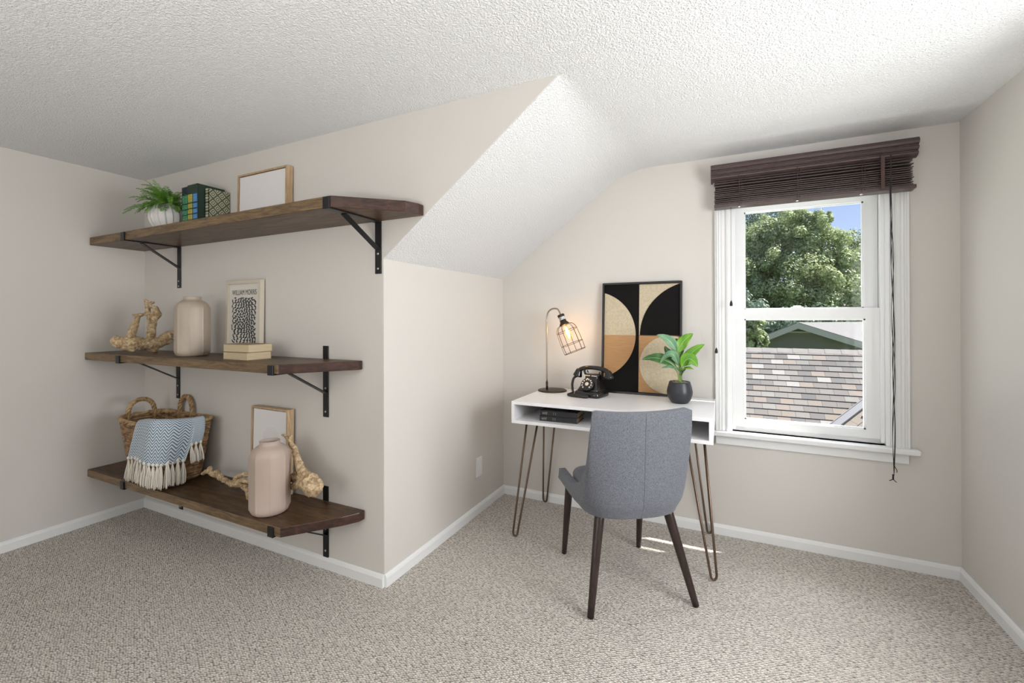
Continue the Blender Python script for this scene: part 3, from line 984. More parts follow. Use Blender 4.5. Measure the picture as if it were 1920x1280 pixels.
M['pb_cover'] = mat('cream_paperback_cover', (0.30, 0.23, 0.14), 0.7)
bx, by = at(418, 669, 2, ZM).x, at(418, 669, 2, ZM).y
flatbook('paperback_book', 'aged cream paperback lying at the bottom of the pair', (-2.166, 1.298, ZM), 0.0, 0.180, 0.122, 0.036, M['pb_cover'], M['pb'], 'paperbacks on the middle shelf')
flatbook('paperback_book', 'aged cream paperback lying on top of the other paperback', (-2.168, 1.300, ZM + 0.0365), 0.02, 0.186, 0.122, 0.037, M['pb_cover'], M['pb'], 'paperbacks on the middle shelf')

# ------------------------------------------------------------------ lowest shelf: basket, throw, canvas, driftwood
M['wicker'] = mat('seagrass_wicker', (0.13, 0.065, 0.028), 0.65, c2=(0.42, 0.26, 0.13), cscale=34, stretch=(1, 1, 1.6), bump=0.6, bscale=150, bdist=0.002, lo=0.36, hi=0.66)
M['rope'] = mat('twisted_seagrass', (0.26, 0.155, 0.065), 0.6, c2=(0.50, 0.34, 0.17), cscale=40, bump=0.4, bscale=200)
BC = Vector((-2.815, 1.375, ZL))


def rrect(a, hx, hy, e_=0.42):
    ca, sa = math.cos(a), math.sin(a)
    return (hx * math.copysign(abs(ca) ** e_, ca), hy * math.copysign(abs(sa) ** e_, sa))


bas = thing('wicker_basket', 'woven brown wicker basket with two rope handles on lowest shelf', 'basket', BC)
HB = 0.318
b = MB()
NR = 23
for k in range(NR):
    t = (k + 0.5) / NR
    hx, hy = 0.185 + 0.065 * t, 0.103 + 0.027 * t
    z = 0.008 + (HB - 0.012) * t
    P = []
    for q in range(104):
        a = 2 * PI * q / 104
        x, y = rrect(a, hx, hy)
        wv = 0.0035 * math.sin(q * 2 * PI / 4 + (PI if k % 2 else 0))
        s_ = 1 + wv / 0.18
        P.append((x * s_, y * s_, z + 0.0015 * math.sin(q * 1.9 + k) + 0.010 * t * (abs(x) / hx) ** 3))
    b.tube(P, 0.0080, 6, closed=True, flat=(1, 0.75))
b.prism([rrect(2 * PI * q / 40, 0.183, 0.101) for q in range(40)], 0.002, 0.012)
b.build('body', M['wicker'], bas)
b = MB()
for sgn in (0, PI):
    P = []
    for q in range(240):
        a = 2 * PI * q / 240
        x, y = rrect(a, 0.252, 0.132)
        tw = q * 2 * PI / 7.5 + sgn
        s_ = 1 + 0.006 * math.cos(tw) / 0.19
        P.append((x * s_, y * s_, HB + 0.010 * (abs(x) / 0.252) ** 3 + 0.006 * math.sin(tw)))
    b.tube(P, 0.0072, 6, closed=True)
b.build('rim', M['rope'], bas)


def handle(c0, c1, h):
    b = MB()
    c0, c1 = Vector(c0), Vector(c1)
    P = []
    for q in range(61):
        a = PI * q / 60
        P.append((c0 + c1) / 2 + (c0 - c1) / 2 * math.cos(a) + Vector((0, 0, h * math.sin(a) ** 0.8)))
    P = [c0 - Vector((0, 0, 0.05))] + P + [c1 - Vector((0, 0, 0.05))]
    for s3 in range(3):
        Q = []
        for i, q in enumerate(P):
            d = (P[min(i + 1, len(P) - 1)] - P[max(i - 1, 0)]).normalized()
            n1 = d.cross((c1 - c0).normalized().cross(Vector((0, 0, 1)))).normalized(); n2 = d.cross(n1)
            a = i * 0.42 + s3 * 2 * PI / 3
            Q.append(q + (n1 * math.cos(a) + n2 * math.sin(a)) * 0.0062)
        b.tube(Q, 0.0068, 7)
    return b.build('handle', M['rope'], bas)


handle((-0.246, -0.068, HB + 0.008), (-0.246, 0.062, HB + 0.008), 0.085)
handle((-0.110, 0.128, HB + 0.006), (0.015, 0.128, HB + 0.006), 0.098)

# throw blanket over the rim
m = mat('herringbone_throw', (0.3, 0.4, 0.5), 0.85, sheen=0.2, spec=0.1)
n, l, p = nodes(m)
uv = n.new('ShaderNodeUVMap'); uv.uv_map = 'weave'
sx = n.new('ShaderNodeSeparateXYZ'); l.new(uv.outputs[0], sx.inputs[0])


def mth(op, a, b_=None, c_=None):
    q = n.new('ShaderNodeMath'); q.operation = op
    for i, vv in enumerate((a, b_, c_)):
        if vv is None:
            continue
        if isinstance(vv, (int, float)):
            q.inputs[i].default_value = vv
        else:
            l.new(vv, q.inputs[i])
    return q.outputs[0]


tri = mth('ABSOLUTE', mth('SUBTRACT', mth('FRACT', mth('MULTIPLY', sx.outputs['X'], 9.0)), 0.5))
ph = mth('ADD', mth('MULTIPLY', sx.outputs['Y'], 23.0), mth('MULTIPLY', tri, 3.0))
sn_ = mth('MULTIPLY_ADD', mth('SINE', mth('MULTIPLY', ph, 2 * PI)), 0.5, 0.5)
r = n.new('ShaderNodeValToRGB'); r.color_ramp.elements[0].position = 0.40; r.color_ramp.elements[0].color = (0.13, 0.19, 0.26, 1)
r.color_ramp.elements[1].position = 0.55; r.color_ramp.elements[1].color = (0.60, 0.66, 0.70, 1)
l.new(sn_, r.inputs[0]); l.new(r.outputs[0], p.inputs['Base Color'])
M['throw'] = m
M['fringe'] = mat('cream_fringe', (0.78, 0.73, 0.65), 0.9, bump=0.5, bscale=400, bdist=0.0008)
M['hem'] = mat('pale_hem', (0.55, 0.62, 0.66), 0.9)


def catm(cs, t):
    n_ = len(cs) - 1
    x = min(max(t, 0), 1) * n_
    i = min(int(x), n_ - 1); f = x - i
    p0, p1, p2, p3 = cs[max(i - 1, 0)], cs[i], cs[i + 1], cs[min(i + 2, n_)]
    return 0.5 * ((2 * p1) + (p2 - p0) * f + (2 * p0 - 5 * p1 + 4 * p2 - p3) * f * f + (3 * p1 - p0 - 3 * p2 + p3) * f ** 3)


th = thing('throw_blanket', 'pale blue herringbone throw with cream tassels hanging out of basket', 'blanket', (-2.66, 1.22, 0.66))
O_ = Vector(th.location)


def cloth(name, Ti, T_, Mid, Bt, nu, nv, uo=0, amp=0.006):
    Ti, T_, Mid, Bt = [[Vector(q) for q in s_] for s_ in (Ti, T_, Mid, Bt)]

    def fn(u, v):
        a, b_, c_, d_ = catm(Ti, u), catm(T_, u), catm(Mid, u), catm(Bt, u)
        q = catm([a, b_, c_, d_], v)
        fold = amp * math.sin(u * 17 + 2 * v + uo) * min(1, v * 1.5)
        out = Vector((0.35 + 0.6 * u, -1 + 0.8 * u, 0)).normalized()
        return q + out * (fold + amp + 0.007) - O_
    b = MB(); b.grid(fn, nu, nv)
    o = b.build(name, M['throw'], th, recalc=False, solid=0.004)
    ul = o.data.uv_layers.new(name='weave')
    for lp in o.data.loops:
        i, j = divmod(lp.vertex_index, nv + 1)
        ul.data[lp.index].uv = (i / nu + uo, j / nv)
    return o, fn


# right under layer, then the main layer
und, fu = cloth('under_layer', [(-2.62, 1.37, 0.652), (-2.62, 1.42, 0.655)], [(-2.556, 1.375, 0.672), (-2.556, 1.428, 0.672)], [(-2.556, 1.372, 0.60), (-2.556, 1.432, 0.60)], [(-2.562, 1.370, 0.53), (-2.564, 1.420, 0.535)], 8, 16, 0.3, 0.002)
mainl, fm = cloth('cloth', [(-2.76, 1.30, 0.640), (-2.70, 1.30, 0.655), (-2.65, 1.31, 0.665), (-2.62, 1.33, 0.665), (-2.61, 1.38, 0.660)],
                  [(-2.755, 1.236, 0.672), (-2.68, 1.228, 0.684), (-2.585, 1.224, 0.690), (-2.563, 1.285, 0.680), (-2.562, 1.380, 0.668)],
                  [(-2.785, 1.224, 0.57), (-2.69, 1.212, 0.58), (-2.592, 1.212, 0.58), (-2.564, 1.27, 0.575), (-2.562, 1.372, 0.57)],
                  [(-2.825, 1.222, 0.468), (-2.72, 1.214, 0.474), (-2.606, 1.212, 0.462), (-2.580, 1.262, 0.455), (-2.574, 1.340, 0.452)], 60, 44)
for u_ in (0, 1):
    MB().tube([fm(u_, v / 20) for v in range(6, 21)], 0.0028, 6).build('hem', M['hem'], th)


def tassel(pos, L, lean, seed, parent):
    rt = random.Random(seed)
    b = MB()
    pos = Vector(pos)
    b.lathe([(0.004, -0.006), (0.0075, 0.0), (0.006, 0.008), (0.003, 0.012)], 9, M=Matrix.Translation(pos))
    for k in range(20):
        a = rt.uniform(0, 2 * PI); rr_ = rt.uniform(0.15, 1)
        tip = pos + Vector((math.cos(a) * 0.017 * rr_ + lean[0] + rt.uniform(-0.003, 0.003), math.sin(a) * 0.010 * rr_ + lean[1], -L * rt.uniform(0.88, 1.05)))
        m1 = pos + Vector((math.cos(a) * 0.0085 * rr_, math.sin(a) * 0.007 * rr_, -L * 0.28))
        m2 = (m1 + tip) / 2 + Vector((math.cos(a) * 0.004 + rt.uniform(-0.002, 0.002), math.sin(a) * 0.002, 0))
        b.tube(smooth_path([pos, m1, m2, tip], 3), 0.0020, 5)
    return b.build('tassel', M['fringe'], parent)


for k in range(14):
    u = (k + 0.35) / 13.6
    q = fm(min(u, 1), 1.0)
    tassel(q + Vector((0, -0.002, 0.004)), 0.115, (-0.012 + 0.014 * u, -0.004), 40 + k, th)
for k in range(8):
    u = 0.04 + k / 8.6
    q = fm(min(u, 1), 0.86)
    dn = 0.13
    tassel(q + Vector((-0.004, 0.008, -0.030)), 0.112, (-0.006, 0.0), 80 + k, th)
for k in range(3):
    q = fu(0.15 + 0.36 * k, 1.0)
    tassel(q + Vector((0.002, 0, 0)), 0.095, (0.0, 0.006), 120 + k, th)

# canvas with arcs
t, L_ = floater('upright white canvas in an oak frame behind the beige vase', (-2.225, 1.470, ZL), 0.0, 0.278, 0.423, 0.037, 0.02)
b = MB()
for k in range(5):
    rr_ = 0.020 + 0.010 * k
    P = [(0.152 + rr_ * math.cos(PI * q / 24), 0.0045, 0.262 + rr_ * math.sin(PI * q / 24)) for q in range(25)]
    P = [(P[0][0], 0.0045, 0.23)] + P + [(P[-1][0], 0.0045, 0.23)]
    b.tube(P, 0.00035, 4, M=L_)
M['pencil'] = mat('pencil_grey', (0.40, 0.39, 0.38), 0.8)
b.build('line_drawing', M['pencil'], t)

pw = facing((-1.95, 1.405, 0.4))


def PW(px, py, back=0.0):
    return pw(px, py, back)


driftwood('driftwood_branch', 'long driftwood branch with a knobbed end lying behind the beige vase', (-1.75, 1.40, ZL), [
    # left branch
    ([PY2 for PY2 in (tuple(at(379, 888, 1, 1.40)), tuple(at(390, 883, 1, 1.40)), tuple(at(400, 888, 1, 1.40)), tuple(at(413, 893, 1, 1.40)), tuple(at(425, 902, 1, 1.40)), tuple(at(440, 908, 1, 1.395)), tuple(at(455, 910, 1, 1.42)), tuple(at(464, 920, 1, 1.41)), tuple(at(468, 938, 1, 1.37)))],
     [0.010, 0.012, 0.015, 0.014, 0.013, 0.014, 0.016, 0.013, 0.010]),
    ([tuple(at(390, 884, 1, 1.40)), tuple(at(394, 877, 1, 1.40))], [0.011, 0.013]),
    ([tuple(at(404, 888, 1, 1.40)), tuple(at(411, 884, 1, 1.40))], [0.015, 0.015]),
    ([tuple(at(436, 908, 1, 1.40)), tuple(at(445, 893, 1, 1.415)), tuple(at(468, 890, 1, 1.445)), tuple(at(500, 893, 1, 1.445)), tuple(at(530, 897, 1, 1.440)), tuple(at(555, 893, 1, 1.43)), tuple(at(574, 890, 1, 1.40))], [0.010, 0.011, 0.014, 0.014, 0.016, 0.020, 0.024]),
    ([tuple(at(545, 912, 1, 1.42)), tuple(at(562, 908, 1, 1.41)), tuple(at(578, 898, 1, 1.39))], [0.014, 0.020, 0.020]),
    ([tuple(at(470, 905, 1, 1.41)), tuple(at(455, 900, 1, 1.41)), tuple(at(443, 905, 1, 1.41))], [0.010, 0.012, 0.010]),
    # right trunk and club end
    ([tuple(at(529, 813, 1, 1.43)), tuple(at(541, 823, 1, 1.43)), tuple(at(548, 838, 1, 1.425)), tuple(at(555, 853, 1, 1.415)), tuple(at(562, 873, 1, 1.40)), tuple(at(571, 888, 1, 1.39)), tuple(at(580, 902, 1, 1.38)), tuple(at(589, 917, 1, 1.37))],
     [0.004, 0.010, 0.013, 0.016, 0.017, 0.022, 0.038, 0.036]),
    ([tuple(at(543, 820, 1, 1.43)), tuple(at(547, 816, 1, 1.43))], [0.010, 0.003]),
    ([tuple(at(557, 905, 1, 1.43)), tuple(at(575, 905, 1, 1.38)), tuple(at(590, 913, 1, 1.375)), tuple(at(598, 918, 1, 1.375))], [0.010, 0.030, 0.040, 0.030]),
], 5, vox=0.0036)

# ------------------------------------------------------------------ desk
M['desk'] = mat('white_lacquer', (0.90, 0.895, 0.91), 0.28)
M['bronze'] = mat('bronze_rod', (0.155, 0.105, 0.075), 0.36, 0.8)
DX0, DX1, DY0, DY1, DZ0, DZ1 = -1.039, -0.045, 2.145, 2.668, 0.634, 0.752
dk = thing('writing_desk', 'white box desk with an open cubby on bronze hairpin legs', 'desk', ((DX0 + DX1) / 2, (DY0 + DY1) / 2, 0))
Dm = Matrix.Translation(-Vector(dk.location))
pt = 0.017
MB().box(DX0, DX1, DY0, DY1, DZ1 - pt, DZ1, M=Dm).build('desktop', M['desk'], dk, bevel=0.0012)
MB().box(DX0, DX1, DY0, DY1, DZ0, DZ0 + pt, M=Dm).build('bottom_panel', M['desk'], dk, bevel=0.0012)
MB().box(DX0, DX0 + pt, DY0, DY1, DZ0 + pt, DZ1 - pt, M=Dm).build('side_panel', M['desk'], dk)
MB().box(DX1 - pt, DX1, DY0, DY1, DZ0 + pt, DZ1 - pt, M=Dm).build('side_panel', M['desk'], dk)
MB().box(DX0 + pt, DX1 - pt, DY1 - 0.05, DY1 - 0.035, DZ0 + pt, DZ1 - pt, M=Dm).build('back_panel', M['desk'], dk)
MB().box(-0.46, -0.46 + pt, DY0 + 0.004, DY1 - 0.05, DZ0 + pt, DZ1 - pt, M=Dm).build('divider', M['desk'], dk)


def hairpin(a, b_, foot):
    a, b_, f_ = Vector((*a, DZ0)), Vector((*b_, DZ0)), Vector((*foot, 0.006))
    sd_ = (b_ - a); sd_.z = 0
    sd_ = sd_.normalized() * 0.013
    P = [a, f_ - sd_ + Vector((0, 0, 0.022)), f_ - sd_ * 0.85 + Vector((0, 0, 0.010)), f_ - sd_ * 0.45 + Vector((0, 0, 0.002)), f_ + Vector((0, 0, 0.0)), f_ + sd_ * 0.45 + Vector((0, 0, 0.002)), f_ + sd_ * 0.85 + Vector((0, 0, 0.010)), f_ + sd_ + Vector((0, 0, 0.022)), b_]
    b = MB(); b.tube(P, 0.0056, 10, M=Dm)
    b.box(min(a.x, b_.x) - 0.02, max(a.x, b_.x) + 0.02, min(a.y, b_.y) - 0.02, max(a.y, b_.y) + 0.02, DZ0 - 0.004, DZ0 - 0.0003, M=Dm)
    return b.build('leg', M['bronze'], dk)


hairpin((-0.972, 2.20), (-0.922, 2.235), (-1.037, 2.186))
hairpin((-1.030, 2.60), (-0.952, 2.61), (-1.055, 2.676))
hairpin((-0.160, 2.195), (-0.083, 2.205), (-0.047, 2.205))
hairpin((-0.158, 2.61), (-0.109, 2.61), (-0.078, 2.677))

# two black books in the cubby
M['black_leather'] = mat('black_leatherette', (0.010, 0.010, 0.012), 0.42, bump=0.2, bscale=400, bdist=0.0004)
M['gilt'] = mat('worn_gilt_edge', (0.30, 0.22, 0.13), 0.5, 0.2)
M['silverink'] = mat('silver_print', (0.36, 0.35, 0.34), 0.5)
for k, (lab, dx, rz) in enumerate((('black leatherette book lying at the bottom of the desk cubby', 0.0, 0.03), ('black leatherette book lying on the other black book in the desk cubby', 0.003, 0.015))):
    t = flatbook('leather_book', lab, (-0.893 + dx, 2.19 + dx, DZ0 + pt + 0.0005 + k * 0.0285), rz, 0.205, 0.14, 0.028, M['black_leather'], M['gilt'], 'black books in the desk cubby', marks=True)
    b = MB()
    rm = random.Random(9 + k)
    for q in range(7):
        x = 0.012 + q * 0.0042
        b.box(x, x + 0.0014, -0.0005, 0.0002, 0.007, 0.007 + rm.uniform(0.008, 0.015))
    for q in range(3):
        b.box(0.014 + q * 0.01, 0.020 + q * 0.01, -0.0005, 0.0002, 0.012 + q * 0.002, 0.0135 + q * 0.002)
    b.box(0.075, 0.0765, -0.0005, 0.0002, 0.007, 0.021); b.box(0.086, 0.0875, -0.0005, 0.0002, 0.007, 0.021)
    b.build('lettering', M['silverink'], t)

# ------------------------------------------------------------------ desk lamp
M['lampmetal'] = mat('dark_bronze_metal', (0.055, 0.038, 0.028), 0.4, 0.7)
M['champagne'] = mat('champagne_brass', (0.32, 0.26, 0.20), 0.3, 0.9)
M['marble'] = mat('white_marble_band', (0.78, 0.78, 0.78), 0.3, c2=(0.25, 0.26, 0.28), cscale=60, lo=0.5, hi=0.62)
M['copper'] = mat('copper_wire', (0.09, 0.042, 0.026), 0.42, 0.7)
LX, LY = -0.992, 2.555
lp = thing('desk_lamp', 'lit desk lamp with a tilted wire cage shade and exposed bulb', 'lamp', (-0.957, LY, DZ1))
Lm = Matrix.Translation(-Vector(lp.location))
b = MB(); b.lathe([(0.086, 0), (0.089, 0.002), (0.089, 0.005), (0.086, 0.007), (0.03, 0.008), (0.0, 0.008)], 48)
b.build('base', M['lampmetal'], lp)
b = MB(); b.tube([(LX, LY, DZ1 + 0.006), (LX, LY, DZ1 + 0.055)], 0.0068, 14, M=Lm)
b.build('collar', M['lampmetal'], lp)
S0 = Vector((-0.902, LY, 1.222))
ax_ = Vector((0.385, 0, -0.923)).normalized()
P = smooth_path([(LX, LY, DZ1 + 0.05), (LX, LY, 0.95), (LX, LY, 1.16), (LX + 0.001, LY, 1.205), (LX + 0.010, LY, 1.238), (LX + 0.034, LY, 1.257), (-0.930, LY, 1.259), (-0.915, LY, 1.249), S0], 5)
b = MB(); b.tube(P, 0.0048, 12, M=Lm); b.build('pole', M['champagne'], lp)
z_ = -ax_; x_ = Vector((0, 1, 0)); y_ = z_.cross(x_)
LA = Lm @ Matrix(((x_.x, y_.x, z_.x, S0.x), (x_.y, y_.y, z_.y, S0.y), (x_.z, y_.z, z_.z, S0.z), (0, 0, 0, 1)))
b = MB(); b.lathe([(0.0215, -0.016), (0.0215, -0.003), (0.020, 0.000), (0.006, 0.002)], 28, M=LA); so = b.build('socket', M['lampmetal'], lp)
b = MB(); b.lathe([(0.019, -0.036), (0.0195, -0.030), (0.0195, -0.018), (0.019, -0.0155)], 28, M=LA); b.build('marble_band', M['marble'], so)
b = MB(); b.lathe([(0.024, -0.070), (0.031, -0.069), (0.031, -0.063), (0.026, -0.056), (0.0205, -0.048), (0.0195, -0.036), (0.012, -0.036)], 28, M=LA); b.build('neck', M['lampmetal'], so)
cg = MB()


def ring(r_, d_):
    cg.tube([(r_ * math.cos(2 * PI * k / 48), r_ * math.sin(2 * PI * k / 48), -d_) for k in range(48)], 0.00145, 6, closed=True, M=LA)


for r_, d_ in ((0.030, 0.068), (0.064, 0.108), (0.0675, 0.190), (0.066, 0.240)):
    ring(r_, d_)
for k in range(11):
    a = 2 * PI * (k + 0.3) / 11
    P = smooth_path([(0.030 * math.cos(a), 0.030 * math.sin(a), -0.067), (0.047 * math.cos(a), 0.047 * math.sin(a), -0.073), (0.060 * math.cos(a), 0.060 * math.sin(a), -0.090), (0.0645 * math.cos(a), 0.0645 * math.sin(a), -0.112), (0.0675 * math.cos(a), 0.0675 * math.sin(a), -0.190), (0.066 * math.cos(a), 0.066 * math.sin(a), -0.240)], 4)
    cg.tube(P, 0.00115, 6, M=LA)
cg.build('lamp_shade', M['copper'], lp)
gb = bpy.data.materials.new('amber_bulb_glass'); gb.use_nodes = True
n, l = gb.node_tree.nodes, gb.node_tree.links; n.clear()
o_ = n.new('ShaderNodeOutputMaterial'); tr = n.new('ShaderNodeBsdfTransparent'); gl = n.new('ShaderNodeBsdfGlossy'); mx = n.new('ShaderNodeMixShader'); em = n.new('ShaderNodeEmission'); adn = n.new('ShaderNodeAddShader')
tr.inputs['Color'].default_value = (1, 0.86, 0.62, 1); gl.inputs['Roughness'].default_value = 0.05; mx.inputs[0].default_value = 0.06
em.inputs['Color'].default_value = (1, 0.55, 0.2, 1); em.inputs['Strength'].default_value = 0.30
l.new(tr.outputs[0], mx.inputs[1]); l.new(gl.outputs[0], mx.inputs[2]); l.new(mx.outputs[0], adn.inputs[0]); l.new(em.outputs[0], adn.inputs[1]); l.new(adn.outputs[0], o_.inputs['Surface'])
b = MB(); b.lathe([(0.0, -0.164), (0.008, -0.162), (0.016, -0.154), (0.0205, -0.142), (0.022, -0.128), (0.0205, -0.108), (0.016, -0.088), (0.0125, -0.072), (0.0125, -0.060)], 28, M=LA, close=False)
bu = b.build('bulb', gb, lp)
fe = bpy.data.materials.new('glowing_filament'); fe.use_nodes = True
n, l = fe.node_tree.nodes, fe.node_tree.links; n.clear()
o_ = n.new('ShaderNodeOutputMaterial'); em = n.new('ShaderNodeEmission'); em.inputs['Color'].default_value = (1, 0.62, 0.28, 1); em.inputs['Strength'].default_value = 40
l.new(em.outputs[0], o_.inputs['Surface'])
b = MB()
for k in range(5):
    a = 2 * PI * k / 5
    b.tube([(0.0045 * math.cos(a), 0.0045 * math.sin(a), -0.082), (0.0085 * math.cos(a + 0.3), 0.0085 * math.sin(a + 0.3), -0.115), (0.005 * math.cos(a + 0.6), 0.005 * math.sin(a + 0.6), -0.148)], 0.0017, 6, M=LA)
b.build('filament', fe, bu)
ld = bpy.data.lights.new('bulb_light', 'POINT'); ld.energy = 0.65; ld.color = (1.0, 0.62, 0.34); ld.shadow_soft_size = 0.018
lo_ = bpy.data.objects.new('bulb_light', ld); COL.objects.link(lo_); lo_.location = S0 + ax_ * 0.115
b = MB(); b.tube(smooth_path([(LX - 0.01, LY + 0.05, DZ1 + 0.004), (LX - 0.03, LY + 0.07, DZ1 + 0.003), (-1.02, 2.64, DZ1 + 0.003), (-1.03, 2.669, DZ1 + 0.001), (-1.03, 2.684, DZ1 - 0.10)], 5), 0.0025, 8, M=Lm); b.build('power_cord', M['cord'], lp)

# ------------------------------------------------------------------ telephone
M['bakelite'] = mat('black_bakelite', (0.010, 0.009, 0.009), 0.16, spec=0.6)
M['cream'] = mat('cream_dots', (0.72, 0.62, 0.48), 0.4)
M['phonecord'] = mat('dark_braided_cord', (0.022, 0.021, 0.020), 0.6, bump=0.6, bscale=500, bdist=0.0008)
ph_ = thing('rotary_telephone', 'vintage black rotary telephone on the desk beside the lamp', 'telephone', (-0.690, 2.485, DZ1), -0.22)


def loft(b, rings, mi=0, smooth=False):
    """rings: list of equally long point loops"""
    n_ = len(rings[0]); vs = [q for rg in rings for q in rg]; fs = []
    for i in range(len(rings) - 1):
        for k in range(n_):
            k2 = (k + 1) % n_
            fs.append((i * n_ + k, i * n_ + k2, (i + 1) * n_ + k2, (i + 1) * n_ + k))
    fs.append(tuple(range(n_ - 1, -1, -1))); fs.append(tuple((len(rings) - 1) * n_ + k for k in range(n_)))
    b.add(vs, fs, mi, smooth)


def rr(hx, hy, z, cy=0, n_=28, e_=0.32, tz=0):
    out = []
    for k in range(n_):
        x, y = rrect(2 * PI * k / n_, hx, hy, e_)
        out.append((x, y + cy, z + tz * y))
    return out


b = MB()
loft(b, [rr(0.078, 0.074, 0.0), rr(0.081, 0.078, 0.006), rr(0.080, 0.077, 0.026), rr(0.074, 0.070, 0.032), rr(0.070, 0.066, 0.034)], smooth=True)
b.build('base', M['bakelite'], ph_)
b = MB()
loft(b, [rr(0.068, 0.064, 0.033), rr(0.064, 0.056, 0.045, 0.004), rr(0.050, 0.042, 0.075, 0.014), rr(0.040, 0.032, 0.100, 0.022), rr(0.042, 0.030, 0.116, 0.024), rr(0.052, 0.028, 0.124, 0.024)], smooth=True)
b.build('body', M['bakelite'], ph_)
for sg in (-1, 1):
    b = MB()
    b.tube(smooth_path([(sg * 0.040, 0.024, 0.116), (sg * 0.052, 0.024, 0.124), (sg * 0.056, 0.024, 0.142)], 4), 0.006, 8)
    b.tube([(sg * 0.046, 0.004, 0.126), (sg * 0.052, 0.004, 0.140)], 0.004, 8); b.tube([(sg * 0.046, 0.046, 0.126), (sg * 0.052, 0.046, 0.140)], 0.004, 8)
    b.build('cradle', M['bakelite'], ph_)
tilt = math.radians(56)
DM = TR(0, -0.052, 0.072, rx=tilt)
b = MB(); b.lathe([(0.040, -0.012), (0.040, 0.002), (0.037, 0.005), (0.0, 0.005)], 36, M=DM); dl_ = b.build('dial', M['bakelite'], ph_)
b = MB()
for k in range(10):
    a = math.radians(-40 + k * 30)
    b.lathe([(0.0046, 0.0), (0.0046, 0.0062), (0.003, 0.0066)], 12, M=DM @ TR(0.0285 * math.cos(a), 0.0285 * math.sin(a), 0))
b.lathe([(0.011, 0), (0.011, 0.0066), (0.009, 0.0072)], 20, M=DM)
b.build('finger_dots', M['cream'], dl_)
b = MB()
for sg in (-1, 1):
    b.box(sg * 0.021 - 0.016, sg * 0.021 + 0.016, -0.0105, -0.0045, 0.1135, 0.1185)
b.build('number_card', M['cream'], ph_)
hs = MB()
P = smooth_path([(-0.098, 0.022, 0.128), (-0.080, 0.024, 0.146), (-0.045, 0.024, 0.157), (0, 0.024, 0.160), (0.045, 0.024, 0.157), (0.080, 0.024, 0.146), (0.098, 0.022, 0.128)], 5)
hs.tube(P, interp([0.018, 0.016, 0.0145, 0.014, 0.0145, 0.016, 0.018], 5), 14, flat=(0.85, 1.15))
hd = hs.build('handset', M['bakelite'], ph_)
for sg in (-1, 1):
    b = MB(); b.lathe([(0.0, -0.002), (0.014, 0.0), (0.020, 0.012), (0.024, 0.030), (0.027, 0.038), (0.027, 0.044), (0.022, 0.047), (0.0, 0.047)], 28, M=TR(sg * 0.092, 0.024, 0.147, ry=-sg * 0.25 + PI * 0 + 0, rx=PI - 0.12))
    b.build('earpiece', M['bakelite'], hd)
b = MB()
b.tube(smooth_path([(-0.104, 0.020, 0.105), (-0.122, 0.010, 0.092), (-0.126, -0.002, 0.060), (-0.114, -0.020, 0.030), (-0.098, -0.045, 0.014), (-0.104, -0.085, 0.009), (-0.080, -0.100, 0.009), (-0.030, -0.104, 0.009), (0.016, -0.102, 0.009), (0.024, -0.092, 0.009), (0.010, -0.085, 0.012), (-0.04, -0.086, 0.012), (-0.085, -0.085, 0.010)], 6), 0.0072, 10)
b.build('handset_cord', M['phonecord'], ph_)

# ------------------------------------------------------------------ abstract artwork
M['black_paint'] = mat('black_artwork', (0.007, 0.006, 0.006), 0.8, spec=0.15, bump=0.3, bscale=300, bdist=0.0006)
M['cream_tex'] = mat('cream_artwork_relief', (0.58, 0.50, 0.36), 0.8, c2=(0.50, 0.42, 0.29), cscale=90, bump=0.7, bscale=130, bdist=0.0015)
M['tan_tex'] = mat('tan_artwork_weave', (0.50, 0.29, 0.13), 0.75, c2=(0.42, 0.23, 0.10), cscale=20, stretch=(1, 1, 22), bump=0.3, bscale=260)
M['black_frame'] = mat('black_frame', (0.008, 0.007, 0.007), 0.35)
AW, AH, AD = 0.458, 0.660, 0.024
lean = 0.075
ar = thing('framed_artwork', 'large black framed abstract art of half circles leaning behind the telephone', 'picture', (-0.672, 2.628, DZ1))
LA2 = TR(z=AD * math.sin(lean) + 0.0003, rx=-lean)
b = MB(); f_ = 0.011
b.box(0, f_, 0, AD, 0, AH, M=LA2); b.box(AW - f_, AW, 0, AD, 0, AH, M=LA2); b.box(f_, AW - f_, 0, AD, 0, f_, M=LA2); b.box(f_, AW - f_, 0, AD, AH - f_, AH, M=LA2)
b.build('frame', M['black_frame'], ar, bevel=0.0008)


def clip(poly, x0, x1, z0, z1):
    for ax, val, sg in ((0, x0, 1), (0, x1, -1), (1, z0, 1), (1, z1, -1)):
        out = []
        for i in range(len(poly)):
            a, c_ = poly[i - 1], poly[i]
            ia, ic = (a[ax] - val) * sg >= 0, (c_[ax] - val) * sg >= 0
            if ia != ic:
                tt = (val - a[ax]) / (c_[ax] - a[ax])
                out.append((a[0] + (c_[0] - a[0]) * tt, a[1] + (c_[1] - a[1]) * tt))
            if ic:
                out.append(c_)
        poly = out
    return poly


def circ(cx, cz, r_, n_=96):
    return [(cx + r_ * math.cos(2 * PI * k / n_), cz + r_ * math.sin(2 * PI * k / n_)) for k in range(n_)]


b = MB()
b.box(f_, AW - f_, 0.014, AD - 0.002, f_, AH - f_, 0, M=LA2)
MX = Matrix(((1, 0, 0, 0), (0, 0, 1, 0), (0, 1, 0, 0), (0, 0, 0, 1)))
zm, xm = 0.345, 0.219


def panel(poly, y0, mi):
    b.prism(poly, y0, 0.0145, mi, M=LA2 @ MX)


